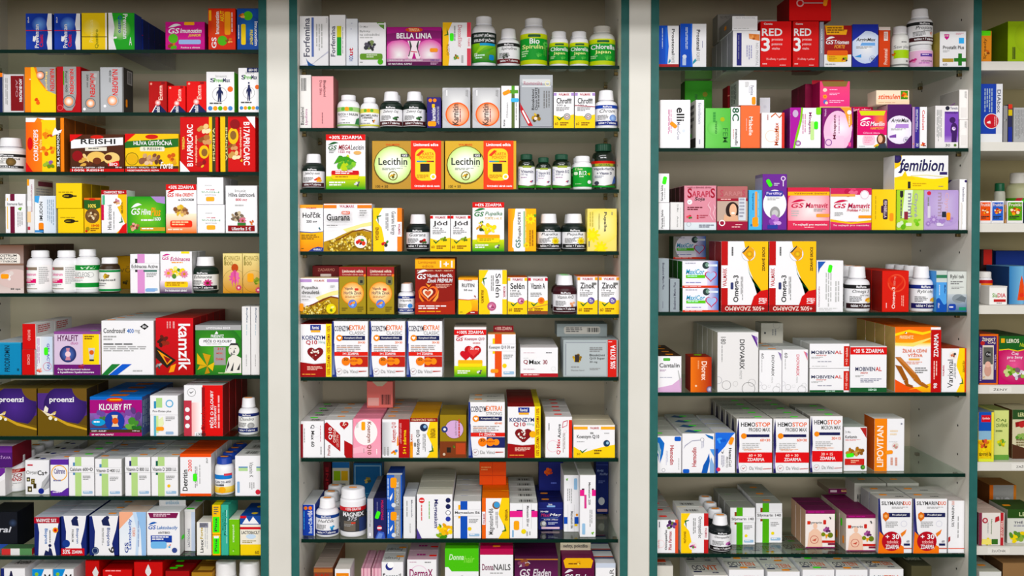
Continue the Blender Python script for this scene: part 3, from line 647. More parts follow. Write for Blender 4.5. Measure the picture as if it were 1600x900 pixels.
BA = 'r 2 2 98 98 c81e20|Tl 18 10 34 86 W B17APRICARC|Tl 38 12 46 66 ffd0b0 s meruňkovým olejem|r 76 0 84 100 f0c420|r 84 0 93 100 3a3a1a|Tl 86 20 91 80 e8e0a0 IMUNITA|m 62 78 18 6 eac890 c89858 f6e0b8|m 64 58 18 6 b07040 8a5028 d09868|e 50 24 76 48 f0c02a|e 56 28 72 42 8a6030|m 58 14 14 5 8a1018 a82020 e8b84a|p W 0 20 0 0 26 0|Tl 6 40 12 64 ffe070 TEREZIA'
B('red carton with apricots, name turned upward', 281, 182.5, 341, 'c81e20', BA, d=.05, n=2)
B('red carton with apricots, name turned downward', 344, 182, 399, 'c81e20', 'r 2 2 98 98 c81e20|Tr 66 12 84 90 W B17APRICARC|Tr 54 26 62 80 ffd0b0 s meruňkovým olejem|r 14 0 22 100 3a3a1a|r 0 0 14 100 f0c420|Tr 15 20 20 80 e8e0a0 IMUNITA|m 40 30 18 6 eac890 c89858 f6e0b8|m 34 46 16 6 b07040 8a5028 d09868|e 22 50 52 80 f0c02a|e 28 58 46 74 8a6030|c 42 86 14 8a1018|p W 74 100 100 100 100 78|m 60 22 8 4 e8b84a a82020', d=.05)
S('L', 3)
B('white carton with one upright maroon stripe', 8, 303, 40, 'W', 'r 24 0 46 100 6a1232|r 8 10 12 90 f0c040|r 0 68 100 82 W|T 10 71 86 78 555 Immune fast|m 74 62 11 5 5a9a3a 8ac04a|v 60 12 90 54 3 aaa', R='d8d8d8', d=.05)
B('tall narrow white carton with yellow corners', 42, 280, 53.5, 'J', 'r 0 88 30 100 f0a030|Tl 50 40 80 90 b08090 Imunoglukan|r 0 50 60 60 W|r 0 20 50 40 f4d0a0|r 5 6 40 12 b83a4a|> r 0 0 100 100 d8d4c8|> r 20 88 98 97 7a3a4a|> l 10 40 90 84 9 aaa', d=.09, R='d8d4c8', cat='box')
B('white carton with black turned name and capsule', 54, 306, 87, 'd6e2f0', 'G 0 0 100 100 f4f6f8 cfdcec|Tl 22 34 38 84 222 IMUDON|p S 0 84 18 80 24 100 0 100|R 18 8 42 28 f08a2a|p 222 20 2 42 0 42 10 20 10|v 60 20 96 90 4 9ab|r 0 2 40 8 4a90d0', d=.06)
YB = 'l 10 58 90 66 1 b89a20|e 24 40 68 58 221a00|R 60 46 80 51 221a00|l 30 46 60 50 1 ffd84a'
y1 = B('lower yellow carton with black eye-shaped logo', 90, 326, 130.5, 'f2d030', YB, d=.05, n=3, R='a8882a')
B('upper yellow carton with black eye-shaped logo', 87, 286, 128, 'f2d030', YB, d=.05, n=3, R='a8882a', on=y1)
B('small yellow and green carton with mushroom plate', 131, 309, 157, 'f0c020', 'p 2a5a22 0 70 40 62 100 72 100 94 0 94|r 0 94 100 100 d8701a|e 30 92 70 99 c8281a|T 26 72 74 82 ffe070 100%|e 6 28 94 70 6a4a2a|m 48 50 34 12 c8a878 8a6a48 e0d0b0 5a3a20|T 46 18 92 25 c8281a 10+50|c 22 12 12 9a8a20|c 14 6 7 c8281a|l 40 4 92 15 2 8a5a10', d=.05)
B('white and yellow carton with upside-down red band', 158, 297, 198, 'W', 'p E 58 0 100 0 100 90 66 90 62 62 80 40 94 20|r 0 90 100 100 b01020|Tu 10 92 90 98 W +10% ZADARMO|tl 24 8 40 66 333 Hliva ústricová|r 0 30 10 66 c8204a|r 4 66 14 88 5ab58a|c 62 72 18 fff|m 62 72 15 7 c88a9a 9a5a3a e0b080|Tl 78 46 86 72 8a7010 IMUNITA|k 80 30 14 I 60|p R 66 0 100 0 100 24 84 18|v 48 8 54 50 1 999', d=.05)
B('wide green carton with purple corner', 199, 307, 258, '3aa032', 'd 50 50 60 8ad04a 2f9630|p V 62 100 100 100 100 80 78 84|' + GSL(10, 50, 34, 72, 'W') + '|Ti 36 50 62 66 W Hliva|Ti 62 46 88 70 f0a02a Plus|T 70 34 88 44 W 1600|l 36 30 84 38 1 W|m 18 18 14 9 b06a4a 7a4030 e8a0a0 d8b080|r 34 6 100 16 c8a040|l 38 8 90 14 1 fff', d=.05, n=2)
B('white and orange carton with +50 percent banner', 259, 288, 307, 'W', ZD('+50% ZDARMA') + '|g 0 0 100 40 f07a20 fff2d8|' + GSL(5, 74, 26, 84, 'R') + '|Ti 30 75 92 82 d8442a Hliva ORIENT|Ti 40 66 92 72 444 se ZÁZVOREM|m 46 46 24 12 a87a4a 7a5030 e8c870 e0b84a|m 62 44 14 6 c89a6a 8a5a3a|R 14 12 86 26 e83a20|l 20 14 80 24 2 ffd0a0|l 6 4 90 9 1 ffe8d0', d=.05)
WU = 'Tu 34 52 66 58 c03040 800 mg|tu 16 42 84 48 7ab08a Hliva|tu 30 32 70 37 777 Imunit|R 34 12 66 28 fbb24a|l 30 66 70 72 1 ccc'
w1 = B('lower of two stacked plain white cartons', 308, 320, 351, 'W', WU, d=.06, n=2, R='ccc')
B('upper of two stacked plain white cartons', 307.5, 277, 349, 'W', WU, d=.06, n=2, R='bbb', on=w1)
B('tall white carton with oyster mushrooms and maroon strip', 352, 290, 402, 'W', 't 30 86 64 92 888 Imunit|T 10 76 92 85 444 Hliva ústricová|T 32 66 68 73 c03040 800 mg|l 30 54 70 60 1 bbb|m 38 34 24 14 7a6a5a a8947a 5a4a3a c8b89a|f 54 26 12 d87090 8a4a20|m 82 22 10 4 e0803a c86030|r 38 12 64 22 3a7a3a|r 8 4 92 16 8a1018|T 20 6 80 13 W Ušetríte 5 €', d=.05, R='999')
S('L', 4)
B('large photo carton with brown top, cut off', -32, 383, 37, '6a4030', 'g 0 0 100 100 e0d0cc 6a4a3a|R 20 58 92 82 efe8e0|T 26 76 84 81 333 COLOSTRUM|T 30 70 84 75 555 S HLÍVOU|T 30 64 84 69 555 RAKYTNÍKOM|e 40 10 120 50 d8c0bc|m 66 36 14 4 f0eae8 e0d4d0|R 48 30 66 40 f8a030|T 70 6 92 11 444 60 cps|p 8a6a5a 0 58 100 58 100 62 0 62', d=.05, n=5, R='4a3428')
CO = 'r 3 80 60 92 8a7a6a|p d04060 3 84 14 92 20 80|T 4 58 56 70 e06aa0 Colostrum|r 4 30 56 46 d81e6a|l 8 33 50 44 2 fff|l 4 14 56 26 2 aaa|l 66 24 98 92 9 bbb|r 4 6 60 9 9a8a7a'
V('white bottle with magenta label block', 43, 391, 83, 'W', 'W', CO, (6, 72), 'f6f4f4', 'wide', xs=(84,))
V('white bottle with two green label bands', 118, 389, 156, 'W', 'W', 'r -13 76 113 96 1f8a3a|r -13 8 113 26 1f8a3a|Ti 40 80 96 92 cfe8d0 vit|t 4 50 76 68 999 NUCLEOS|l 4 42 80 48 1 c88|o 78 58 12 bbb|l 4 30 60 38 2 bbb', (8, 76), 'f4f4f2', 'wide', y=.012)
V('small dark bottle with white cap and green-edged label', 156, 402, 187, '3a2a1c', 'W', 'r -13 88 113 98 2a8a4a|m 50 70 18 9 b8942a d8b44a 8a6a1a|T 8 46 90 58 555 Lepicol|l 10 22 60 40 2 999|r -13 2 113 12 2a8a4a', (4, 66), 'f2f0ec', 'pill')
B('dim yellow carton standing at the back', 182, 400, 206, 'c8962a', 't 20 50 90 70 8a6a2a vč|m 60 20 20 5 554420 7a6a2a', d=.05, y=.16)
B('white carton with pink bar and grey name', 203, 397, 249, 'W', GEN('Echinacea Active', 'd894cc', '88 333') + '|r 46 55 92 59 2a6a5a|R 52 4 86 12 8ab0e0', d=.045, R='ddd')
B('white carton with pink flowers over purple base', 250, 393, 300, 'W', GSL(6, 80, 28, 90, 'C') + '|Ti 32 77 94 87 b83a7a Echinacea|r 66 95 92 100 ffe04a|l 36 70 90 75 1 f0a030|m 52 50 26 10 f0d83a e8c020 f8ec8a 5a8a3a|f 26 48 15 f098b8 d8a030|f 76 46 13 e080a8 c88a20|g 0 0 100 30 3a1048 f4e4f0|R 14 14 88 28 ffd02a|l 20 16 80 26 2 a06a10|T 16 4 84 9 W Pro krátkodobé užívání', d=.05, n=2, R='bbb')
V('dark bottle with square white cap and coneflower label', 301, 401, 341, '16281f', 'W', MP('Echinacea', '16281f', '222', 'f 72 38 17 c82a78 5a2a10'), (8, 62), 'f2f0ee', 'med')
HB = 'g 0 0 100 100 c88a30 ecdc9a|o 60 30 62 6a5a20 .02|tl 6 70 14 96 6a6a20 a|t 10 82 90 94 9a8a4a ECHINACEA|t 8 70 50 80 8a7a3a 300'
B('herbal carton with pink coneflower', 348, 396, 378.5, 'e0c878', HB + '|f 60 38 30 d85a9a e88a3a|e 44 54 80 74 b84a1a|p d85a9a 40 50 60 58 50 16|p e070a8 60 58 84 50 78 18|p c84a8a 56 58 68 58 66 12|f 82 14 16 c83a6a f0d0d0', d=.05)
B('herbal carton with green leaves, beside the cabinet side', 379, 396, 407, 'd8c070', HB + '|m 84 30 28 10 8a9a3a 6a8a2a b8b84a|R 26 28 62 50 f4a43a|f 88 8 18 c83a6a f0d0d0', d=.05)
S('L', 5)
B('teal blue carton with turned black name', -14, 535, 33, '1f86b4', 'Tl 44 10 62 90 0a2a40 PRODROMIN|r 0 96 100 100 3a9ac4|l 86 6 98 20 1 0a4a60', d=.05, n=4, T='c8d0d4')
r1 = B('lower small red carton with white side', 34, 546, 55, 'c8201c', 'Tr 40 40 60 80 e8a8a0 DIOIS', d=.06, n=3, R='e8e6e4', T='W')
B('upper small red carton with white side', 34.5, 506, 56, 'c8201c', 'Tr 40 34 60 76 e8a8a0 BIORO|> l 10 60 90 92 4 b55', d=.09, n=2, R='dedcd8', T='e8e6e4', on=r1)
B('pearly white carton with green price sticker', 56, 526, 82, 'e8ecf0', 'G 30 8 100 100 e0e4ec c8d8ec|Tr 66 14 82 82 4a4aa8 GELACTIV|v 6 20 24 96 3 b8b|o 68 22 26 d05a7a .1|m 20 12 18 6 e05a4a f0a090|s 62 62 g 90', d=.05, n=2)
B('lilac and yellow carton with knee joint and cream tube', 84, 518, 157, 'd8c4dc', 'G 62 14 97 94 f4c820 fbe04a|r 0 94 100 100 8a4a90|T 8 78 52 92 5a1a50 HYALFIT|ti 36 70 52 77 b04a90 duo|d 30 48 18 5a7ac8 1a2058|p c8889a 24 34 28 48 26 62 34 62 32 48 36 34|c 30 48 6 f0d0d8|p d0d0d0 74 62 88 62 85 36 77 36|r 76 32 86 36 333|c 81 52 5 d8641a|l 66 80 92 90 2 7a5a10|r 0 0 100 24 6a1a70|m 60 20 7 5 8a1a3a a83a5a|T 8 10 78 16 W Čistý hydrolyzovaný kolagen|T 8 3 86 9 W a kyselinou hyaluronovou|^ s 80 30 g', d=.06, n=3, T='9a6aa0', R='b89a30')
B('large white carton with green and blue corner stripes', 158, 501, 240, 'W', 'T 4 77 46 86 333 Condrosulf|T 49 77 62 85 2a6ab8 400|t 64 76 74 83 777 mg|p K 74 89 83 95 91 89 83 83|T 79 87 87 91 W IBSA|l 4 62 30 72 2 aaa|l 4 54 88 58 1 444|l 4 42 90 53 3 aaa|p 2a7a3a 0 0 20 20 36 20 12 0|p 1c5ac8 14 0 40 20 58 20 30 0|l 60 4 92 9 1 bbb|^ s 14 30 o', d=.055, n=4, R='c8c8c8')
B('red carton with huge white turned name', 243, 497, 302, 'c0141c', 'g 0 0 100 100 b01018 cc2028|Tr 60 8 92 90 W kamzík|m 20 60 20 8 5a1a10 3a120c 8a2a1a|p 221a10 0 50 22 40 54 26 30 12 0 30|p f0a020 4 44 22 36 44 26 30 18|p 8a1018 20 34 40 28 30 20|p f4a02a 34 4 40 16 54 20 48 6|m 8 16 10 5 aaa 888 444|v 30 80 44 94 2 e8a0a0|v 46 80 56 94 1 e8a0a0', d=.05, n=5, T='a82420', R='8a1418')
B('green carton with gold bow and drawn old man', 305, 508, 377, '3a8a30', 'd 40 40 70 58a83a 2a7028|r 0 90 100 100 a8a8aa|T 24 92 76 97 W LIMITOVANÁ EDICE|T 34 75 62 81 W PRIESSNITZ|p W 42 82 46 88 50 84 48 82|R 8 58 88 74 W|T 18 65 80 72 222 PÉČE O KLOUBY|l 24 60 76 63 1 bbb|r 40 20 66 56 9a9a98|T 48 50 60 55 R 3+1|T 46 42 60 46 R MĚSÍC|T 44 30 62 34 R ZDARMA|e 72 38 96 62 e8e4dc|p e8e4dc 64 4 100 4 100 34 84 42 72 34|p 333 66 6 74 20 72 30|p 333 76 8 84 26 82 8|p 333 90 10 98 24 96 10|p 333 73 58 78 64 92 64 96 56 92 60 78 60|l 76 52 80 54 1 222|l 86 52 91 54 1 222|p 666 82 44 85 52 87 45|l 79 40 90 42 1 444|p 777 76 36 82 42 78 46|p d8b020 4 22 26 18 4 44|p c89a18 26 18 34 40 16 44|p e0bc38 26 18 42 26 38 8|p b8881a 26 18 20 2 32 4|p d0a828 26 18 4 10 10 20|l 50 2 94 5 1 c8d8a0', d=.055, n=2, T='8a8a8c')
BF = 'Tr 50 76 72 98 2a4a6a Boyflex|Tr 50 58 64 74 8ab 500 mg|v 50 10 62 30 1 888'
B('narrow white carton with turned blue name', 377.5, 479, 391, 'J', BF, d=.06, xs=(391.5,))
S('L', 6)
PZ = 'p 4a2a7a 0 90 100 90 100 44 70 30 40 24 14 44 0 60|d 56 62 44 4a2a86 2a1458|x 100 104 30 6a5020|p 6a5218 0 0 100 0 100 22 60 30 30 40 10 52 0 60|p c8a040 4 56 20 44 60 22 100 12 100 16 60 28 22 48|T 24 68 74 82 W proenzi|p f0e8d8 14 60 16 64 22 58 20 50 12 52|p e8dcc0 8 54 26 46 38 52 36 46 20 42|m 34 48 5 4 e8d8a0 c8a860|c 26 38 4 f0ecd8|c 37 35 3 f0ecd8'
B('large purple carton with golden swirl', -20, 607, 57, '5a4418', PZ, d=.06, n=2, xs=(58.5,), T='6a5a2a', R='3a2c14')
B('blue carton with knee joint on lavender field', 140, 620, 222, '1f6ac0', 'g 0 20 100 62 4a3a5a 8a6ab8|r 0 58 100 92 a01a78|e 32 86 64 98 d03a20|T 18 66 80 82 W KLOUBY FIT|r 38 91 60 94 f0c030|m 20 50 14 8 6a4a9a 8a5ab0 4a7a3a|m 78 46 24 12 7a4a9a 9a6ab8 5a3a7a|m 84 26 18 8 4a8a3a 6aa84a 2a6a2a|c 48 38 19 1a3a9a|p e8d0b0 42 24 46 38 42 54 54 54 52 38 56 24|c 49 39 6 d85a2a|e 4 26 30 44 2a9ad0|l 8 32 26 38 1 fff|r 0 9 100 17 4a3018|T 4 11 32 15 W KOSTI - KLOUBY|r 0 0 100 9 a01a60|T 4 2 46 7 W 60 NATURAL KAPSLÍ|T 82 11 96 15 W 1100 mg|^ r 34 20 66 70 d8702a|> v 10 10 90 90 4 9ab', d=.05, n=4, T='2a7ad0', R='4a5a8a', gap=.002)
B('white carton with green and blue bars and clock face', 234, 618, 278, 'W', 'r 22 70 44 94 b0d890|r 14 60 22 86 3a8ab8|o 70 80 14 6ab0d8 .3|r 0 52 100 68 W|r 0 52 100 52.6 bbb|T 10 57 76 64 333 Pro-Osteo plus|r 22 8 30 50 d0e8a0|p e8f0c0 30 10 50 30 46 48 30 40|r 14 0 22 50 6ab0c8|l 56 36 90 48 3 999|R 56 4 84 11 9ab8d8|s 36 18 o', d=.055, n=2, R='b8b8b4')
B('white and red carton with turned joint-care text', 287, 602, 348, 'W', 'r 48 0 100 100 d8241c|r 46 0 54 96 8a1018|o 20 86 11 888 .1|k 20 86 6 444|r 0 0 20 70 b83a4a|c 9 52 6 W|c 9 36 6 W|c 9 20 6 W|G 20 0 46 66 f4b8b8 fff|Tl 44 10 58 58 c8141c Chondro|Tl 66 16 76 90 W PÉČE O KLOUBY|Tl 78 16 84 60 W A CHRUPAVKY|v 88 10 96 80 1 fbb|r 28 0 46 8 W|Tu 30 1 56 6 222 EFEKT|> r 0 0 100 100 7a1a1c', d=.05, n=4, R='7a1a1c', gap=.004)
V('white bottle with blue bands and orange sticker on cap', 373, 621, 404, 'W', 'W', MP('Chondro', '1c2a6a', '1c2a6a', 'd 72 38 16 bbb 999'), (6, 64), 'f4f4f2', 'med', capst='o', y=.012)
S('L', 7)
p1 = B('lower white and purple carton, cut off', -34, 731, 8, 'J', 'p 6a2a90 0 100 100 100 100 84 40 30 0 20|p W 0 10 100 60 100 78 0 30', d=.06, T='5a2a7a')
B('upper deep purple carton, cut off', -34, 697, 19, '4a1a6a', 't 60 40 96 56 c8a0d8 ŠŤAVA|g 0 70 100 100 6a2a8a 4a1a6a', d=.09, on=p1, R='7a1a2a', T='b8a8b0')
V('white bottle with dark red block letters', 10, 709, 42, 'W', 'W', 'r -13 78 113 96 b01a20|T 14 81 86 93 f0c0b0 ESTROP|Ti 8 54 92 74 8a1020 OSTEO|Ti 8 36 92 53 b01020 BALANS|l 10 12 90 28 2 bbb', (10, 66), 'f4f2f2', 'pill', by=769, capst='o', n=4)
B('white carton with grey leaf and gold squares', 39, 719, 77, 'W', 'T 4 56 54 70 888 Organi|T 52 56 92 70 111 Ca+|p b8b8ba 62 6 70 36 100 60 100 20|p 8a8a90 70 14 100 50 100 40|c 66 10 12 1a2a8a|r 6 38 20 50 2a2818|r 24 30 40 46 6a5a20|r 34 18 46 32 3a3018|r 10 8 28 24 4a4020|c 13 44 4 d8d0a0|o 34 38 6 e8e0c0|c 20 15 5 e8e0c0|R 10 84 32 88 c03040|^ r 20 30 40 60 222|^ c 62 30 12 1a2a8a', d=.05, n=4, R='ccc', y=.016)
B('purple carton with gold ring and white lower half', 78.5, 717, 106.5, '5a2a9a', 'p W 0 16 60 10 100 24 100 84 0 84|o 50 62 46 f0b020 .12|T 20 60 82 74 3a2a7a Caltrate|l 16 36 84 44 1 88a|l 12 6 80 12 1 d8c8e8|p W 0 14 100 22 100 40 0 34|^ s 80 40 o', d=.05, n=2, T='e0dce8')
B('white carton with pale green bar and calcium wording', 107, 714, 147, 'W', GEN('Calcium 600+D', 'b8d890', '86 5a8ab8') + '|^ s 60 50 g', d=.055, n=3, R='bbb', T='e4e4e0')
B('white carton with pale green bar, vitamin 400 wording', 148, 717, 190, 'W', GEN('Vitamin D 400 I.U.', 'b8d890', '86 5a8ab8') + '|^ s 20 50 o', d=.055, n=4, R='c4c4c0', T='e4e4e0')
B('white carton with pale green bar and navy tick', 195, 714, 235, 'W', GEN('Vitamin D 800 I.U.', 'b8d890', '90 2a2a6a') + '|^ s 60 40 o', d=.055, n=4, R='c4c4c0', T='e4e4e0')
B('white carton with pale green bar and yellow dot', 236, 714, 278, 'W', GEN('Vitamin D 2000 I.U.', 'b8d890', '90 1a5a4a', 'c 66 26 6 f0c020') + '|^ s 80 40 o', d=.055, n=3, R='c4c4c0', T='e4e4e0')
B('white carton with orange edges and big turned name', 281, 709, 330, 'W', 'r 0 92 100 100 e8561c|r 0 0 100 6 e8561c|Tl 8 12 24 62 222 Detritin|r 24 56 38 88 W|Tl 26 58 38 86 e8401c 2000|v 48 14 58 70 2 999|v 62 20 68 74 1 bbb|s 48 44 g 90|t 84 78 90 90 999 a', d=.04, n=6, T='e8561c', R='d8d4d0')
V('white bottle with blue cap and yellow label foot', 336, 713, 366, 'W', '1c3f9e', 'g -13 0 113 28 f0c020 f8e080|r 4 62 96 82 2a7ac8|r 60 78 96 88 d04050|T 8 44 90 54 445 CAN D3-400|r 8 32 60 40 555|l 10 34 50 38 1 fff|c 50 14 18 f4b020', (6, 66), 'f2f2f4', 'pill', capst='o', n=4, y=.01)
B('white carton with blue-green bars and turned vitamin name', 367, 712, 407, 'W', 'r 14 62 100 70 b8d8a0|r 14 70 100 73 5a8ab8|r 50 40 84 96 W|tr 56 46 72 84 444 Vitamin K|v 56 16 80 34 3 aaa|R 8 8 18 36 8ab0d8|c 90 10 10 d03040|^ b 30 30 80 70', d=.06, n=3, T='e0e0de')
S('L', 8)
B('black carton with ring print, dim at the left', -22, 800, 27, '14161f', 'Ti 20 44 82 60 d8d8e0 oral|d 86 70 14 3a4a6a 14161f|r 0 0 100 12 2a4a9a', d=.08, y=.05)
B('low flat red and white carton lying in front', 2, 857, 50, 'c83a3a', 'r 30 0 60 100 J|r 60 0 100 100 5a8a5a', d=.03, T='4a6a4a', y=.006)
BI = 'p W 16 0 86 0 78 30 92 66 100 100 10 100 20 60|%s'
B('navy and white carton with red upside-down banner', 53, 808, 93, '15246a', BI % 'r 0 84 100 100 a8182a|Tu 8 87 88 96 W 33% ZDARMA|Tr 38 30 54 70 1a6ab0 Biopron|c 84 66 11 f0a020|c 84 66 6 d02020|p N 38 0 74 0 68 16 60 22 56 10 44 14|c 62 26 6 N|v 60 30 70 66 1 888', d=.045, n=5, T='c8ccd8')
B('navy and white carton with red 33 percent foot', 95, 806, 135, '15246a', BI % 'p N 44 76 70 74 66 90 52 98 40 88|c 60 95 7 N|Tr 58 30 70 68 2a5a9a Biopron|Tr 42 34 50 66 888 PREMIUM|c 20 30 15 1a3a8a|r 0 0 92 18 c82028|T 6 4 36 15 W 33%|T 42 5 84 13 W ZDARMA', d=.045, n=5, T='d0d2da')
B('navy and white carton with dark ring emblem', 139, 806, 185, '15246a', BI % 'p N 46 76 72 74 66 90 54 98 42 88|c 62 95 7 N|Tr 58 24 72 70 2a4a8a Biopron|Tr 66 6 86 22 333 9|c 20 12 13 1a2a5a|o 20 12 10 9ab|v 44 20 52 70 2 999|^ s 70 40 o', d=.045, n=5, T='d4d6dc')
B('white carton with blue swooshes and dotted orange corner', 186, 800, 228, 'e8eef6', 'g 0 0 100 100 f4f6fa dfeaf6|p f0b090 0 60 0 100 60 100 30 80|p 9ac0e8 60 100 80 60 84 0 100 0 100 100|p c8dcf2 50 100 66 60 60 0 70 0 78 60 64 100|Tl 34 14 48 84 2a5ab0 Laktobacily|Tl 20 6 34 30 1a3a8a GS|Tl 50 44 60 64 e07a4a FORTE 21|v 70 10 78 80 1 9ac', d=.05, n=4, T='e0c8b8', R='c8ccd4')
B('white carton with burgundy cap print and standing card', 229, 800, 281, 'W', 'p 7a1a4a 4 98 96 98 90 86 10 86|l 20 88 80 96 2 e8c8d8|' + GSL(5, 60, 28, 72, '1a5ab0') + '|Ti 30 58 94 68 4a7ab8 Laktobacily|T 34 50 70 55 444 ANTIBIO|p 1c3f9e 12 30 76 30 76 46 12 46|R 12 16 60 32 7ab8e8|l 16 34 70 44 2 fff|m 68 22 8 5 d04a5a f0e0d0 5ab0e0|c 84 12 8 3a4a8a|> s 40 36 g', d=.05, flap=(.15, .97, 19, 'J', 'T 5 52 95 90 444 Při a po užívání|t 24 12 76 45 6aa0c0 antibiotik'), R='c8c8c6')
B('slim white carton with green sticker on top', 288, 796, 305, 'J', 'Tl 30 10 50 54 667 LACTOCARE|r 64 0 100 100 c8d4e8|r 0 94 100 100 e0e0e0|^ s 50 10 g', d=.06, by=861, R='8a7a5a', n=2)
B('white carton with turned olive name', 307, 816, 330, 'f0eee8', 'Tl 24 8 46 48 222 Linex|Tl 24 50 44 86 b8a02a Forte|r 20 84 80 98 889|l 24 86 76 96 3 444|v 56 12 84 84 2 ccc', d=.05)
q1 = B('lower yellow carton with green stickers', 331.5, 836, 344.5, 'E', 'r 10 8 90 92 5cf235|Tl 30 20 60 80 333 Pina|r 20 84 80 96 W', d=.05)
B('upper yellow carton with green stickers', 331, 789, 344.5, 'E', 'r 10 8 90 60 5cf235|Tl 30 12 60 56 333 Pina|l 20 66 80 94 4 665', d=.06, on=q1, T='e8d840')
B('slim teal carton with turned name', 345, 789, 357, '4ab09a', 'Tl 40 40 66 90 1a5a50 ProDentis|Tl 16 50 34 86 1a5a50 BioGaia|v 74 10 88 90 1 dff', d=.08)
B('bright green carton with faint turned name', 357.5, 811, 374, '7ac03a', 'Tr 30 36 56 84 e0f4c8 probiolact|m 40 14 14 4 c8e89a 5a9a2a', d=.07, T='e4e8dc')
B('yellow carton with mountain picture and blue top', 375, 806, 408, 'f2d040', 'g 0 28 100 100 efe8d8 f4f0e4|p 1c4a9a 0 78 100 78 100 100 0 100|p W 10 80 30 96 44 84 62 98 90 80|r 0 66 100 72 c8202a|r 0 94 30 100 c8202a|Ti 18 80 66 88 W Swiss|T 6 54 94 62 444 LACTOBACILY|e 28 42 76 54 c8dcf0|l 10 30 80 38 2 a89a60|T 70 4 90 12 8a7010 60|^ r 0 0 100 100 1c4a9a|^ c 60 40 16 f0d040', d=.05, n=2, T='1c4a9a')
S('L', 9)
B('white carton with navy end and bold letter', 1, 888, 39, 'W', 'r 0 0 14 100 15246a|T 24 70 84 96 1a1a40 Ar|^ T 30 30 90 60 333 Aromin', d=.09, T='d8d6d4')
B('blue and white carton showing letter M', 50, 889, 82, 'W', 'p 2a8ad0 0 100 60 100 20 70 0 50|c 22 92 9 8ac04a|T 60 76 90 92 K M', d=.09, xs=(83,), T='dcdcd8')
B('red carton with white diamond, taller', 133, 876, 155, 'b8141c', 'p ddd 50 84 76 92 96 84 76 72|^ p ddd 60 40 80 60 95 40 80 15', d=.07, T='a81018', n=2)
B('bright red carton in the bottom row', 160, 890, 206, 'c8141c', 'T 20 70 80 92 f0c0b8 Rem|l 10 96 90 99 1 faa', d=.05, n=4, T='b01218')
B('red carton with white diamond, wide', 209, 878, 254, 'c0161c', 'p ddd 40 88 50 97 60 88 50 76|o 50 86 10 W|^ p ddd 40 30 50 70 60 30 50 10', d=.08, T='98141a', n=2)
B('dark red carton with green sticker on top', 258, 892, 296, 'a01418', '^ s 24 40 g|^ s 40 70 g|T 20 70 80 90 e0b0a0 Rem', d=.045, n=4, T='7a1216')
B('brown and gold carton in the bottom row', 299, 894, 332, 'a87a30', '^ r 20 20 90 60 c89a48|T 10 70 90 90 3a2a10 Gold', d=.06, n=3, T='7a5020')
V('white bottle with rounded cap in the bottom row', 336, 876, 370, 'W', 'J', 'r 0 0 24 100 2a2a60|T 30 80 90 96 444 Acid', (6, 80), 'e8e6e6', 'jar', xs=(373,))
# ------------------------------------------------------------ middle cabinet
S('M', 0)
B('white carton with tall grey serif name and blue bar', 467.5, 25, 513, 'W', 'Tl 14 18 36 96 556 Forfemina|r 42 18 50 97 5a70b0|v 58 30 84 84 3 bbb|p ccd 0 0 40 0 100 30 100 26 50 6|p 2a5a9a 22 16 28 10 40 4 56 0 30 0|t 92 86 97 96 bbb 30', d=.06)
B('white carton with green and yellow bar', 514.5, 23, 540, 'W', 'Tl 8 18 36 78 556 Forfemina|r 46 20 74 56 2f9a3a|r 46 56 74 78 d8d83a|v 80 20 90 76 1 bbb', d=.06, R='d4d4d6')
B('white carton with turned red and blue formula name', 540.5, 29, 559, 'e8ebf2', 'Tl 26 10 60 22 2a4a9a H2O|Tl 26 22 60 38 c8283a ut|c 44 78 5 aac|c 50 90 4 99b', d=.06, R='ccd0da')
B('white carton with dark berries and green bar', 559.5, 35, 603, 'W', 'p 6a9a4a 66 100 94 100 94 84 80 90|r 72 95 94 98 W|t 6 88 36 92 999 Dr.Max|t 6 76 44 82 888 Bylinky|t 6 69 78 75 888 na odvodnění|l 6 62 86 66 1 bbb|m 44 46 24 13 3a3a44 55505e 2a2a30 7a8a5a|R 6 14 88 28 6a9a3a|l 30 17 70 26 2 dfe8d0|c 80 9 10 5cb531|l 6 5 24 9 1 aaa', d=.05)
B('wide magenta carton with drawn slim waist', 604, 42, 690, 'a01a78', 'd 22 28 28 fff d850a8|d 78 28 28 fff d850a8|p 7a1060 0 62 50 70 100 70 100 90 60 92 0 82|e 34 86 66 99 c8481c|T 40 89 60 96 ffd0a0 TEREZIA|T 18 70 82 84 W BELLA LINIA|p f8e8f0 38 64 62 64 58 50 56 40 62 24 60 18 40 18 38 24 44 40 42 50|p b81a80 46 18 50 36 54 18|p 333 41 63 43 64 46 50 44 40 41 24 39 24 43 42|p 333 59 63 57 64 54 50 56 40 60 24 61 24 57 42|p d02040 44 36 56 34 56 36 44 38|r 0 10 100 18 b080a0|T 4 11.5 66 16.5 W NORMALIZUJE - KONTROLA VÁHY|T 80 11.5 96 16.5 4a2a8a 100 mg|r 0 0 100 10 5a0a4a|T 3 2.5 46 8 W 60 NATURAL KAPSLÍ|l 80 2 97 8 2 d8b0d0|s 86 40 o', d=.05, L='7a1060')
B('yellow and white carton with green sticker and red edge', 691.5, 35, 736, 'W', 'p E 0 0 20 0 24 20 18 40 22 60 20 80 34 100 0 100|r 86 0 100 100 d8485a|r 86 40 100 66 W|Tr 89 44 97 64 e05a6a WALMARK|tr 54 42 68 94 c86a7a DetoxElixir|v 40 52 50 92 1 aaa|k 16 76 14 I 60|s 32 66 g 90|tl 14 24 24 50 8a5a10 OCISTA|m 48 20 12 8 4a8a3a d8a040 8a5a2a 6aa84a|v 66 6 80 24 1 bbb', d=.05)
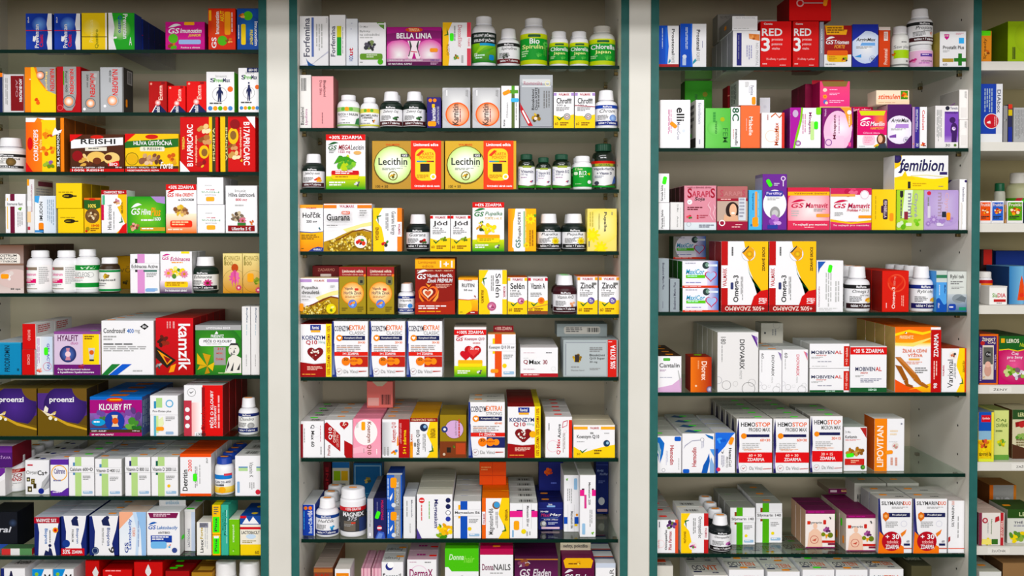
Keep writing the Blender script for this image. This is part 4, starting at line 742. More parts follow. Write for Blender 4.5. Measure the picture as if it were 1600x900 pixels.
V('tall white bottle with dark and green barley label', 737, 27, 775, 'W', 'W', 'g -13 0 113 64 2a7a30 8cc83a|p 9ad04a 4 20 40 60 90 62 50 48|p 5aa83a 2 10 50 40 100 54 60 30|r -13 64 113 100 1e2a24|T 8 83 94 96 W ZELENÝ JEČMEN|T 8 67 94 80 W ZELENÝ JAČMEŇ|r 34 56 96 64 2a9ac8|R 72 8 92 26 2a8ac8|l 16 10 62 26 2 dfe|T 12 20 24 32 W 120', (7, 74), 'W', 'wide')
V('squat white bottle with black band and dark red foot', 777, 46, 812, 'W', 'W', MP('Spirulina', '222', '6a1a22', 'm 34 38 16 8 888 555 999 3a4a3a'), (6, 66), 'W', 'med')
V('large white bottle with green label and yellow rim', 813, 30, 855, 'W', 'W', 'r -13 0 113 14 c8d838|r -13 14 113 84 2f9a3c|g -13 84 113 100 b8d040 d8e040|R 26 88 74 97 2a5a3a|T 32 66 70 84 W Bio|T 6 46 96 64 e8f0a0 Spirulina|l 4 22 30 44 3 bfe0b0|m 68 30 12 10 4ab050 6ac860 58b850|f 92 66 12 6ac860 2f9a3c|v 84 20 96 60 2 5ab850', (4, 78), 'W', 'wide')
CHL = 'r -13 0 113 16 c8d838|r -13 16 113 82 2f9a3c|g -13 82 113 100 b8d040 d8e040|R 26 86 74 95 2a5a3a|T 4 60 96 78 W Chlorella|T 18 40 80 56 e8f0a0 Japan|l 4 22 30 36 2 bfe0b0|m 68 28 14 10 4ab050 6ac860 58b850'
V('small white bottle with green algae label', 858.5, 50, 888, 'W', 'W', CHL, (6, 66), 'W', 'pill', xs=(890,), n=2)
V('large shaded bottle with green algae label, at the end', 920, 42, 961, 'dcdcd6', 'd8d4cc', CHL, (4, 72), 'W', 'wide', y=.012)  # whites of body and cap toned down to hold the shade
S('M', 1)
B('slim pale carton with barcode and two-line turned name', 468, 117, 486, 'e8e6e4', 'b 12 70 60 94|Tl 8 6 38 40 444 Bioaktivní|Tl 46 6 74 36 b07a9a LipoExtra', d=.07, T='d8d6d4')
B('pink carton with turned maroon name', 487, 119, 521, 'eda6aa', 'Tr 54 60 66 92 5a2a34 Bioaktivní|Tr 36 64 48 92 8a4a54 Duo Slim|v 46 8 56 30 1 a06a70', d=.07, R='a86a68', T='e09aa0')
NV = 'r -13 72 113 94 %s|c 50 84 10 f0a030|R 24 76 40 92 6ab04a|R 60 76 76 92 6ab04a|T 6 52 96 64 555 %s|l 16 42 84 48 1 bbb|l 26 26 50 34 1 aaa|%s|r -13 2 113 10 %s|l 6 12 90 18 1 777'
V('white bottle with green banded label', 527, 149, 562, 'W', 'W', NV % ('a8cc8a', 'YUCCA + INULIN', 'p 3a7a4a 84 8 100 8 100 44 90 36', '8ab06a'), (6, 66), 'W', 'wide')
V('white bottle with pale yellow label and papaya', 563, 153, 592, 'W', 'W', NV % ('e0d868', 'BROMELAIN', 'm 76 28 11 4 e89a3a 333 d8802a', 'd0cc50') + '|T 16 40 70 50 555 + PAPAIN', (6, 68), 'W', 'wide')
V('dark bottle with tea leaf label', 594, 144, 629, '18261f', 'W', MP('Zelený čaj', '18261f', '4a1c20', 'm 76 38 14 5 2a4a2a 3a6a3a 1a3a1a'), (6, 62), 'W', 'med', xs=(630,), n=2)
B('purple carton with orange capsule and oranges', 667, 152, 689, '2f2470', 'c 24 90 13 f08a2a|c 56 90 13 f08a2a|Tl 32 24 62 66 W karnitin|r 36 66 56 78 f0c030|R 6 6 66 22 f8a030|v 72 10 92 70 2 aab', d=.06)
B('silver carton with large orange circle', 691, 137, 735, 'c4c4c8', 'd 52 56 70 eeeeee b4b4b8|d 54 34 42 fff0e8 f08a50|o 54 34 43 e8621c .1|Tl 36 8 58 60 333 Karnitin|v 62 10 70 48 1 a66|v 84 74 94 94 2 888|r 14 80 18 94 W', d=.05, xs=(738,), n=2)
B('white carton with green cross and olive bar', 783, 134, 811, 'W', 'r 58 0 76 100 5a6a3a|r 58 80 76 100 5a9a3a|r 50 82 96 90 5a9a3a|Tl 10 4 22 20 333 forte|Tl 28 24 38 60 999 Chitosan|v 82 6 92 60 1 999|s 30 84 o 25|s 84 66 b', d=.05)
B('tall silver carton with golden clasp and red corner', 812, 117, 864, 'b8bcc0', 'r 4 4 96 86 a8acb2|r 8 84 92 92 d8dadc|t 12 81 68 88 b06a7a Rovnováha|r 6 77 94 80 d0d4d8|o 84 84 8 e8e0b0 .3|Tl 36 34 44 74 333 Bioaktivní|Tl 46 34 54 76 333 Chrom FORTE|v 56 34 62 74 1 555|v 72 36 94 70 3 777|p c02028 0 34 0 48 40 4 26 4|p W 6 32 10 34 30 10 26 8|m 50 20 16 8 b8902a 8a6a1a d8b44a 4a3810|c 48 18 5 e8d8d0|r 2 2 98 3 556|r 2 2 3 80 556|r 97 2 98 80 556', d=.05)
B('white and yellow carton with chrome pearl and green tick', 865, 144, 897, 'W', WM('Chrom', '200 µg', 'V', 'd 66 32 17 e8e8e8 8a8a8a|Ti 58 28 76 36 a02030 Cr|R 66 76 88 82 777'), d=.05)
B('white and yellow carton with red line across', 898, 144, 930, 'W', WM('Chrom', '200 µg', 'V', 'd 66 32 17 e8e8e8 8a8a8a|Ti 58 28 76 36 a02030 Cr|R 66 76 88 82 777') + '|p a02a3a 0 62 100 58 100 60 0 64|R 4 20 44 34 Y', d=.05)
V('white bottle with blue bands and pearl print', 931, 142, 966, 'W', 'W', MP('Chrom', '1c3f9e', '1a2a7a', 'd 76 38 16 aac4ec 6a8ac8'), (6, 66), 'W', 'med')
S('M', 2)
V('dark bottle with white cap and apple label', 469, 241, 503, '16241e', 'W', MP('Jablečný ocet', '16241e', '4a1c20', 'm 76 40 16 6 e87a2a d83a2a f0b04a'), (6, 62), 'W', 'med')
B('tall white and green carton with soya pods', 509, 210, 571, 'W', ZD('+30% ZDARMA', 89, 100) + '|' + GSMEAD + '|' + GSL(6, 72, 28, 82, '1f5a2a') + '|Ti 32 72 62 81 9a1a2a MEGA|ti 63 72 96 81 555 Lecitin|t 32 65 62 71 b03a5a 1325 mg|l 8 65 26 71 2 999|e 70 63 90 70 e0b070|m 50 48 28 16 5aa83a 8ac84a 3f8a2a c8d850|m 54 44 18 8 4a9a3a b8d040 7ab84a|p 4a9a30 20 46 50 54 80 48 54 60 30 58|R 14 18 84 34 f0d020|R 14 26 84 34 c82028|l 24 27 76 33 2 W|l 24 20 70 24 1 b08010', d=.06, R='8a8a78')
LC = 'c 29 50 27 5a4410|d 29 51 25.5 ffffff b4cc78|r 40 66 51 73|T 42 67.5 49 71.5 W FORTE|T 9 50 49 65 222 Lecithin|t 38 46 48 49 666 1325 mg|l 14 39 45 44 2 666|o 29 28 6.5 6a5a10 .2|m 29 28 4.5 5 8a6a1a c89a2a 5a4a10|T 19 90 39 94 c8501c WALMARK|t 5 3 22 9 4a3a10 100 + 50|r 54 0 96 100 %s|T 58 89 92 95 W %s|R 60 18 88 84 f4c04a|T 70 70 86 76 d8601c KARTA|T 66 63 86 69 d8601c POHODY|p c8381c 61 70 65 68 73 79 69 81|G 62 56 76 59 3a5ac8 3aa83a|G 76 56 86 59 c83a2a 222|r 67 36 80 53 1c1410|l 62 22 82 30 3 a8701a|o 85 26 4 fff .4|T 59 4 94 9 W Originální dárek navíc'.replace('51 73|', '51 73 222|')
B('gold carton with pale green roundel and red half', 581, 220, 694, 'a8823a', (LC % ('dc3424', 'Limitovaná edice')), d=.05, m='foil', n=2)
B('bright gold carton with pale green roundel and red half', 695, 220, 807, 'c09a40', (LC % ('e04024', 'Limitovaná edícia')), d=.05, m='foil', n=2)
NB = 'p W 0 14 0 96 40 92 60 92 100 96 100 16 60 8|r 26 90 78 99 9aa84a|T 16 66 %d 80 446 %s|t 16 54 54 64 668 %s|l 16 42 76 48 1 a8a|v 0 24 12 86 2 99b|m 80 28 10 5 3a3a7a c83a4a 7a5a9a|p G 0 0 100 0 100 8 60 4 0 10'
V('dark green glass vitamin bottle, tall in the front pair', 809, 241, 836, '101c12', '1f4a36', NB % (90, 'Vitamin', '100 mg'), (5, 68), '6a7a4a', 'nb', bm='glass', ribs=1)
V('dark green glass vitamin bottle, lower and set back', 837, 246, 861, '101c12', '1f4a36', NB % (92, 'Vitamin B12', '500'), (6, 68), '6a7a4a', 'nb', bm='glass', ribs=1)
V('dark green glass vitamin bottle beside white bottle', 862.5, 241, 892, '101c12', '1f4a36', NB % (90, 'Vitamin B12', '500 µg'), (5, 68), '6a7a4a', 'nb', bm='glass', ribs=1)
V('white bottle with green wrap label', 895, 244, 925, 'W', 'W', 'r -13 0 113 100 2f9a3c|T 28 58 68 80 W B12|Ti 8 84 46 96 e8f0c0 C Swiss|m 82 66 9 5 e8d040 b8d850|R 4 60 22 76 d8ecd0|c 82 24 10 W|l 30 44 64 54 1 cfe8c8|l 10 10 60 16 1 bfe0b0', (8, 66), '2f9a3c', 'pill', n=2, gap=.004)
V('tall dark glass bottle with red and green banded label', 931, 225, 968, '121c14', '1f4a36', 'p W 0 10 0 78 100 78 100 16 50 6|r -13 90 113 100 c8281c|r 10 80 90 90 b0b04a|T 26 81 76 89 2a6a3a NATURAL|T 6 62 94 76 446 Vápník-Horčík|T 18 48 82 58 446 + Vitamin D|l 10 34 50 44 2 99a|c 18 16 9 445|p 4a6ab8 74 10 82 12 92 40 96 44 100 36 100 16|r -13 0 113 5 2a9a3a', (6, 62), '5a6a3a', 'nb', bm='glass', ribs=1, by=297)
S('M', 3)
B('white and orange carton with blue foot segment', 466.5, 320, 505, 'W', 'g 0 0 100 42 f08a1c f8c02a|p W 0 46 100 46 100 43 50 41 0 44|p 1c3f8a 0 41 50 39 100 42 100 43 50 41 0 43|r 0 93 100 100 f4a84a|T 26 91 72 95 c83a3a WALMARK|T 12 72 90 84 222 Hořčík|T 28 60 74 67 444 200 mg|m 86 49 8 3 1a4a5a 2a6a7a|l 6 24 86 36 3 8a6a10|p 2a3a8a 36 0 100 0 100 8 78 10 56 7|T 58 2 94 7 W MINERÁLY|l 6 4 24 7 1 7a5a10', d=.06)
B('large white carton with golden glitter wave and berries', 505.5, 318, 581, 'W', 'r 0 90 27 97 e8843a|r 70 90 100 97 e8843a|T 33 91 64 97 b8304a WALMARK|p f0e8a0 40 46 80 58 100 62 100 54 76 50 50 38|p b8902a 0 0 100 0 100 40 80 44 60 44 40 36 20 26 0 20|p 7a4a10 6 20 30 22 60 40 84 44 100 40 100 42 84 47 60 43 34 28|m 24 12 20 70 e0c050 8a6a1a f0e090 a8822a|m 48 18 22 70 e0c050 8a6a1a f0e090 a8822a|m 72 24 22 80 e0c050 8a6a1a f0e090 a8822a|m 88 16 18 50 e0c050 8a6a1a f0e090 a8822a|c 78 20 13 W|m 78 20 10 6 c82a2a d8402a 333 4a8a3a|T 8 64 56 78 333 Guarana|R 39 77 56 84 d8603a|T 41 78 54 83 W ENERGY|l 8 52 44 55 1 888|l 76 72 92 86 3 999', d=.06, T='f08a3a')
B('yellow and white carton with berries, print turned', 582.5, 325, 628, 'W', WR('Guarana Energy', 'e8843a', 'm 44 18 14 5 c82a2a d8402a 333 4a8a3a', 'ENERGIA'), d=.05, R='c87a3a')
V('dark bottle with white cap and red berry label', 635, 335, 671, '16201e', 'W', MP('Guarana', '16201e', '222', 'm 76 38 15 6 c82a2a 6a1a1a 4a6a3a'), (7, 62), 'W', 'med')
B('white and yellow carton with kelp leaves', 672, 336, 703.5, 'W', WM('Jód', '150 µg', 'R', 'm 68 34 17 6 6a8a2a 8aa83a 4a6a20'), d=.05, xs=(704,), n=2)
B('tall white and green carton with evening primrose', 738, 316, 788, 'W', ZD('+43% ZDARMA', 89, 100) + '|' + GSMEAD + '|' + GSL(6, 71, 36, 83, '1f7a3a') + '|ti 40 71 94 81 3a7a4a Pupalka|t 40 65 92 70 d8b040 FORTE s vit. E|m 26 48 16 6 8a5a2a d8a040 2a4a1a|m 52 46 24 10 f4dc2a f8e860 e8c81a f0d840|m 28 58 9 5 f0e060 4a7a3a|R 14 18 86 34 f0dc20|R 14 27 86 34 f0a83a|l 22 20 78 26 2 b08a10', d=.06)
B('yellow carton with flower and print turned upward', 794, 326, 838, 'f8b820', 'p W 20 0 60 0 60 100 26 100 18 60 18 30|G 0 0 18 100 f08a30 f8b030|p W 14 10 30 0 60 0 60 100 30 100 18 70|v 62 10 64 96 1 W|r 54 10 60 94 9ac8a0|Tl 34 30 48 92 444 Pupalka FORTE|Tl 26 8 44 28 2a6a5a GS|f 80 76 20 f8e02a e8a820|f 66 14 12 f4d82a d8a020|m 96 84 8 4 4a8a3a 6aa83a|v 76 8 94 50 2 a8701a', d=.05)
V('dark bottle with yellow flower label', 839, 334, 876, '16221e', 'W', MP('Pupalka', '16221e', '222', 'f 76 38 18 f0dc30 d8b020', 'dvouletá'), (7, 62), 'W', 'med', xs=(878.5,), n=2)
B('pale yellow carton with faint flowers and turned name', 917.5, 326, 964, 'f0dc80', 'd 50 60 60 f4ec b0 f0dc70'.replace('f4ec b0', 'f6eeb0') + '|f 18 38 26 f4e040 f8e850|f 46 8 24 f4e040 f8e850|Tr 54 46 66 92 444 Pupalka|tr 38 50 42 90 a8a060 e|v 8 52 24 92 2 c8b860|v 82 84 88 92 1 777|v 4 8 12 24 1 776', d=.05)
S('M', 4)
B('lilac-topped white carton with golden glitter wave', 466.5, 434, 529, 'W', 'r 0 88 30 96 b894cc|r 70 88 100 96 b894cc|T 36 89 64 95 b8503a WALMARK|p f0e8a0 40 46 80 62 100 66 100 54 76 50 50 34|p b8902a 0 0 100 0 100 42 80 46 60 40 40 30 20 20 0 20|p 7a3a10 12 20 40 26 62 38 80 46 100 42 100 46 80 50 60 43 36 30|m 24 10 20 70 e0c050 8a6a1a f0e090 a8822a|m 50 16 22 70 e0c050 8a6a1a f0e090 a8822a|m 72 26 18 60 e0c050 8a6a1a f0e090 a8822a|c 82 16 13 e8d82a|m 82 16 10 5 f8f0a0 f0e040 6a7a2a|T 6 68 48 78 444 Pupalka|T 6 56 52 66 444 dvouletá|t 6 46 28 52 777 500 mg|l 6 38 32 42 1 888|l 80 72 92 80 3 aaa|s 4 20 o 90', d=.06, T='e0c8a0')
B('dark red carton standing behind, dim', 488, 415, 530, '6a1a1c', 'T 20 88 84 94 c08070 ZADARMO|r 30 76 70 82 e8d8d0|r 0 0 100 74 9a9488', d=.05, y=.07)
VH = 'r 0 80 100 100 8a1a1c|T 12 88 90 94 e8d8c8 Limitovaná edícia|T 12 81 90 86 c89a8a Originální dárek navíc|d 50 44 42 f8e8c0 f09a2a|o 50 44 43 c87a1a .06|T 20 50 52 57 444 Vápnik|R 58 50 72 55 c83a2a|T 18 42 84 49 444 %s Zinok|l 22 34 80 39 2 a87a4a|c 50 22 16 5a7ac8|m 50 22 12 5 e8a03a d86a3a 8ab0e8|R 70 62 94 80 6a6a40|c 96 82 5 d8702a|r 78 66 88 72 222|l 10 6 32 14 2 6a5a10|l 68 4 94 16 3 6a5a10'
B('olive gold carton with orange drop, beside glitter carton', 529.5, 417, 572, '9a8428', VH % 'Horčík', d=.05, m='foil', n=3)
B('olive gold carton with orange drop, next to small bottle', 573, 417, 616, '9a8428', VH % 'Hořčík', d=.05, m='foil', n=3, R='4a3a1a')
V('small white bottle with blue bands and orange cap sticker', 622, 443, 648, 'W', 'W', MP('Vápník', '1c2f7a', '1c2f7a', 'c 76 40 14 4a8ad8'), (6, 62), 'W', 'med', capst='o', n=2)
B('tall dark red carton with ribbon heart and yellow band', 648.5, 404, 711, '8a1c14', 'r 0 82 100 98 f0b02a|r 0 98 100 100 c87818|t 8 91 52 96 b8601c Limitovaná|t 18 84 46 89 b8601c edícia|T 62 84 94 96 W 1+1|T 4 77 96 80 f0d0b0 ZDRAVÉ KOSTI - VLASY - NECHTY|' + GSL(5, 63, 28, 75, 'W') + '|Ti 30 65 94 73 W Vápnik, Horčík,|Ti 30 57 94 64 W Zinok PREMIUM|l 52 46 94 54 3 d8a090|h 34 38 24 e8703a|h 34 38 18 8a1c14|h 32 38 13 f8e0c8|h 32 38 8 c85a3a|p f0a04a 26 56 34 48 42 56 36 52|p e8843a 8 44 10 30 20 20 34 16 22 24 14 32|p f0a050 60 44 58 30 46 18 34 16 44 24 54 34|w 20 26 2 a82c18|l 8 8 90 16 2 W|l 8 3 90 6 1 f0b040', d=.06, R='5a1410', n=2)
RU = 'g 0 0 100 40 f08a1c f8c42a|p f0d020 0 0 60 0 70 20 60 40 0 40|p W 0 44 100 44 100 42 50 40 0 43|p c83a2a 0 40 50 38 100 42 100 43 50 40 0 42|r 0 94 100 100 f4a030|T 28 91 72 95 b8401c WALMARK|T 18 74 82 84 444 RUTIN|T 28 62 72 69 444 50 mg|m 86 49 8 3 8a2a1a a83a2a|p a0201c 36 0 100 0 100 8 78 10 56 7|l 62 2 92 6 1 W|l 8 4 28 7 1 7a5a10'
B('white and orange carton with dark red foot segment', 716, 434, 747, 'W', RU, d=.05, n=2, T='f0b040')
B('tall yellow and white carton with pink crystal, print turned', 748, 422, 792, 'W', WR('Selén', 'Y', 'd 46 18 16 e8a8c8 a83a6a|m 46 18 9 6 c8507a f0c8d8 8a2a5a', 'KRÁSA IMUNITA'), d=.05)
B('white and yellow carton with pink crystal and tick', 793, 433, 824, 'W', WM('Selén', '100 µg', 'E', 'd 68 36 17 f0c0d8 a83a6a|m 68 36 10 6 c8507a f0c8d8 8a2a5a'), d=.05, n=2, T='e0703a')
B('white and yellow carton with orange capsule, banded', 825, 433, 856, 'W', WM('Vitamin A', '', 'c8283a', 'e 50 28 84 46 e8843a|e 58 32 76 42 d8601c') + '|r 0 0 100 9 8a4a2a|p c88a4a 0 14 100 26 100 28 0 16', d=.05)
V('dark red bottle with white cap and peach label', 864, 430, 901, '3a1018', 'W', MP('Vitamin A+D', '3a1018', '331014', 'm 78 36 16 4 f0b890 e8a078 d88a60'), (6, 62), 'W', 'med', capst='g', n=2)
B('white and yellow carton with purple mineral', 902, 432, 934, 'W', WM('Zinok', '15 mg', 'f0a030', 'd 68 36 17 9a8ac8 4a3a8a|m 68 38 13 6 5a4a9a 8a7ab8 3a2a7a|T 60 33 76 40 W Zn|R 72 78 94 84 777'), d=.05, xs=(936,), n=2, T='e8784a')
S('M', 5)
KQ = 'r 82 0 100 100 f4dc20|Tl 86 4 96 96 a02a1a 100%% ZDARMA 100%% ZDARMA 100%%|r 32 88 66 98 1c2f8a|T 38 90 60 96 W Revital|r 34 84 64 88 f0b04a|T 6 70 80 78 1a2a6a KOENZYM|T 18 60 54 69 b01a2a Q10|t 58 62 80 68 8ab0a8 %s|h 48 44 26 7a1418|m 48 45 18 22 f0e8e0 7a1418 f0e8e0 8a1a1a|p 9a1418 0 0 82 0 82 26 44 24 0 28|p W 0 28 44 25 82 27 82 30 0 31|l 22 12 76 20 3 f0c8b8|l 6 3 74 6 1 e8a050'
B('white and dark red carton with bead heart, yellow edge', 466.5, 506, 518, 'W', KQ % '30mg', d=.05, T='8a1418', n=2)
CX = 'p 1c2f7a 0 100 4 100 6 80 4 50 8 20 12 0 0 0|g 0 4 6 60 7a8ab8 1c2f7a|T 6 82 48 92 445 %s|T 48 84 92 93 e8783a EXTRA!|t 48 76 92 82 777 %s|r 24 66 92 74 1a2050|T 34 68 84 72 W Komplexní účinek|c 20 70 9 f0903a|h 20 70 5 fff|T 72 60 92 64 e8783a %s|l 12 44 88 57 4 a9a0a0|l 14 52 70 54 1 e8a070|r 6 38 100 45 d82c24|T 30 39.5 74 44 W 1+1 ZDARMA|r 50 18 100 37 %s|c 38 28 12 f0802a|c 60 28 11 f08a30|c 76 28 9 f0903a|T 32 29 44 34 5a2a10 30|l 50 26 84 30 1 c85a1a|o 19 10 9 a8a0a0 .08|k 19 10 5 844|t 32 7 72 13 999 Da Vinci|p b83a2a 74 9 96 10 96 11 74 11'
B('white carton with three orange discs', 519, 502, 575, 'W', CX % ('COENZYM', 'CLASSIC', '30+30', 'b82a20'), d=.05, xs=(577, 635), n=2)
B('white and green carton with two red hearts', 709.5, 511, 760, 'W', ZD('+100% ZDARMA', 84, 95) + '|' + 'g 0 0 100 22 2f9a2c d6ea4a|l 10 5 55 13 2 W|m 80 10 9 5 666 ddd 444|' + GSL(6, 72, 28, 81, 'c0182a') + '|Ti 32 72 94 79 b04a5a Koenzym Q10|l 58 65 94 69 1 d08a8a|h 58 50 26 b81420|h 36 44 18 c8202a|h 60 52 18 d83a3a|T 50 53 78 59 W 30 mg|R 12 20 88 34 f4dc3a|R 12 27 88 34 f8b83a', d=.05, n=2, T='c8bab0')
B('white carton with orange-red bar and yellow dot', 762, 522, 806, 'W', GEN('Koenzym Q10 30 mg', 'e0542c', '90 f0d020', 'c 60 26 8 f0d020') + '|s 24 14 o', d=.05, flap=(.2, .94, 10, '8a1420', 'T 8 25 92 80 f0c8c0 +100% ZDARMA'), T='f0a060')
B('wide white carton with dark red foot line', 813, 543, 872, 'W', 'r 0 0 100 12 b0202a|l 8 3 72 9 1 f0c8c8|T 8 42 20 58 8a1a2a Q|T 23 43 54 58 222 Max|T 60 43 72 58 8a2a3a 30|l 8 80 56 83 1 c08a9a|l 68 78 92 84 1 555|l 8 62 44 65 1 ccc|l 8 24 56 27 1 b88a9a|o 88 28 6 ddd|e 18 60 44 80 f4f2f4', d=.05, n=4, T='e4dede')
g1 = B('grey silver carton with gold clasp and red end', 880, 531, 966, 'a9b2b4', 'r 4 4 78 94 b4bcbe|r 4 92 78 93 667|r 4 4 5 90 667|m 25 50 10 12 b8922a d8b44a 8a6a1a|r 21 40 29 60 332a2a|l 14 24 40 28 1 888|t 14 16 38 20 888 Pharma Nord|t 48 56 76 62 333 Bioaktivní|t 48 46 76 53 333 Q10 Super|t 48 37 62 43 444 30 mg|l 48 66 76 80 3 888|l 48 18 72 24 2 999|r 81 0 97 100 d02a24|Tl 86 22 95 86 W 50% EXTRA|l 82 92 92 96 1 fcc', d=.05, n=2)
B('dark grey carton lying flat on the silver one', 870, 506, 949, '8a9292', 'R 14 22 86 80 b8b4ac|l 18 32 56 72 3 555|b 60 36 84 70', d=.08, on=g1, y=.06)
S('M', 6)
B('white carton with maroon edge and turned name sixty', 467, 658, 506, 'W', 'r 0 0 10 92 8a1a24|Tr 42 30 60 90 333 Q Max 60|v 14 40 22 80 1 aaa|o 66 70 22 e4e0e4 .06|v 86 6 94 30 1 777|v 84 40 90 88 1 c08a9a|^ s 45 70 g|^ b 40 10 80 40', d=.055, n=4, T='d4d0d0')
B('white and dark red carton with diagonal blocks', 507, 656, 551, 'W', 'p a8181c 0 90 0 50 56 16 56 60 8 94|p a8181c 70 46 100 34 100 0 76 0 70 8|Tl 14 48 28 80 W Q10|Tl 30 40 40 76 f0c8c0 OMEGA|tl 42 28 50 60 f0c8c0 LECITIN|Tl 10 6 20 34 a04040 ProVista|h 70 86 16 b02024|m 70 87 9 10 f0e0d0 b02024|^ s 50 80 o', d=.05, n=4, T='dcdad8')
q = B('pink carton with white oval and turned name', 551.5, 654, 595, 'f09ab0', 'g 0 0 100 100 f0a8bc f094ac|e 4 32 88 98 fbf4f4|p f8b8c8 0 24 30 30 60 22 40 14 0 10|Tr 48 8 66 92 8a4a3a Koenzym Q10|v 12 74 20 90 2 aaa|v 38 10 42 24 1 877|v 84 8 90 22 1 fff|R 30 70 44 92 f4a838', d=.05, n=4, T='e88aa0')
B('coral pink carton with barcode, on top of the row', 573, 596, 614, 'd8746c', 'r 4 8 46 38 e0a8a0|b 54 12 92 50|p b8b098 20 100 40 82 60 82 80 100', d=.05, on=q, y=.13, T='c06058')
B('white and red carton with mottled swirl print', 597, 655, 640, 'W', 'G 0 8 36 92 b8b8bc f0f0f2|r 60 0 100 100 b0141c|Tl 34 40 54 92 c04a4a Koenzym Q10|p f0902a 54 30 60 32 58 60 54 50|m 46 14 14 5 e88a2a d86a1a f0c04a 5a8ac8|Tl 76 10 88 72 ffd040 5+1 zdarma|v 64 30 72 90 2 e8a0a0|v 6 4 30 28 2 aaa|^ s 30 70 o', d=.05, n=5, T='c8b8b4')
B('white and yellow carton with dark red upside-down band', 640.5, 653, 684, 'W', 'p Y 60 0 100 0 100 90 72 90 60 60 84 26|r 0 90 100 100 8a1a14|Tu 6 92 92 98 e8c0a0 +100% ZADARMO|r 0 0 10 60 f0a030|r 0 40 10 66 W|Tl 2 30 9 60 c05020 WALMARK|Tl 22 8 38 70 333 Koenzym Q10|v 46 10 58 60 3 888|k 80 22 16 I 60|c 50 76 14 1a2a4a|c 54 78 6 8ab0d8|Tl 74 50 92 74 8a6a10 ENERGIA|R 14 28 22 38 888', d=.05, n=4, T='e8a820')
B('gold carton with lilac roundel and brown foot', 687, 648, 729, '9a8022', 'c 54 66 36 6a5a2a|c 54 66 34 d8b0d8|tr 56 52 64 84 554 Koenzym Q10|c 18 66 12 2a3a7a|c 18 66 5 W|r 0 0 100 38 7a3a1c|r 26 12 42 24 221a10|r 60 8 96 34 b8482a|m 54 26 6 3 5a9a3a 3a7a2a|c 16 8 5 d8c8b0|v 70 44 80 90 1 c8503a', d=.06, n=2, m='foil')
B('white carton with coral banner and navy side', 732, 628, 789, 'W', CX % ('COENZYM', 'STRONG', '60+60', '1c2460') + '|^ s 26 60 o|^ l 50 10 94 40 2 888', d=.055, n=2, T='d8d4cc', L='2a3464')
B('taller white and dark red carton with bead heart', 793, 635, 845, 'W', (KQ % '60mg') + '|c 76 46 10 f0b040|^ r 82 0 100 100 f4dc20', d=.045, n=5, T='8a1418', R='c8b020')
B('white carton with red edge and turned red name', 852, 651, 894, 'W', 'r 88 0 100 92 d83024|Tl 42 8 58 46 c82a3a Q Max|Tl 46 48 58 82 444 Active|o 28 28 22 f0b8c8 .06|v 66 10 76 60 2 a99|p c86a7a 62 72 82 78 84 92 66 88|p W 65 75 80 79 81 89 68 86|o 74 64 6 e8a0b0 .1|v 12 62 18 84 1 555|^ s 50 60 r', d=.045, n=5, T='ddd8d8')
B('low white and yellow carton with blue emblem', 896, 664, 961, 'W', 'p Y 0 0 100 0 100 40 74 34 50 26 24 16 0 34|r 0 86 34 95 f4b04a|r 66 86 100 95 f4b04a|T 40 87 62 94 c03a2a WALMARK|T 8 56 62 70 444 Koenzym Q10|R 40 72 48 78 999|l 8 46 36 50 1 999|k 24 20 9 I|c 80 44 8 1a3a5a|c 82 45 3.5 9ac0d8|t 8 8 16 14 7a5a10 30|l 50 8 72 24 2 7a5a10|l 74 72 92 76 1 aaa', d=.06, T='dcd0b8', n=2)
S('M', 7)
B('small blue carton with orange discs, white top', 472, 788, 492, '1c3fa8', 'c 24 88 15 f0802a|c 62 88 15 f0802a|Tl 46 8 78 60 d8e4f4 horčík|Tl 40 60 80 80 W +B6|v 8 10 20 78 1 4ab0e8|r 92 0 100 100 e8e8f0', d=.06, by=837, T='d0d2d4', n=2)
V('white bottle with blue bands, dolphin and orange sticker', 493.5, 777, 530, 'W', 'W', MP('Hořčík', '1c3f8a', '1c2a6a', 'm 76 36 14 4 3a9ad0 5ab0e0 2a7ab0'), (6, 64), 'W', 'med', capst='o', n=3, by=840)
B('cream carton with green and yellow squares, at the back', 519, 722, 546, 'dcd8c4', 'r 8 62 48 82 9ac03a|r 52 62 92 82 e8b82a|r 0 88 100 100 2a6aa8|l 10 44 90 56 2 888|c 60 24 14 b8923a|R 14 14 60 34 665', d=.05, y=.215)
B('dark red carton with turned lettering, at the back', 505, 722, 517, '5a0f18', 'Tl 30 10 70 90 b02a30 MAGNE', d=.05, y=.215)
B('blue carton with silver frame and gold emblem, at the back', 552, 724, 597, '1d5a8c', 'r 4 4 96 96 8ab0c4|r 7 6 93 94 1d5a8c|m 50 66 14 8 8a7a3a b8a05a 3a4a3a|l 14 20 86 40 4 4a8ab0', d=.05, y=.2)
V('white jar with red and black muscle supplement label', 531.5, 761, 572, 'W', 'W', 'r -13 0 113 100 3a3a3c|r -13 84 113 100 c8242a|T 26 88 86 97 W +25% GRATIS|T 16 62 96 80 W MAGNEX|Ti 34 46 72 60 c8c8d0 375|r 80 0 113 56 2a3a6a|r 20 4 66 44 6a6258|r 50 34 66 40 d03a2a|l 22 20 60 32 2 999|T 16 78 34 83 aaa Vitamín', (12, 64), 'W', 'jar', by=840, nm='supplement_jar', cat='jar', capst='o')
B('thin silver grey carton on its edge', 573.5, 779, 583.5, 'c4c4ca', 'tl 34 30 60 70 888 Magnerot|r 30 6 60 14 W', d=.05, n=4, T='a0a0a4', R='8a8a90')
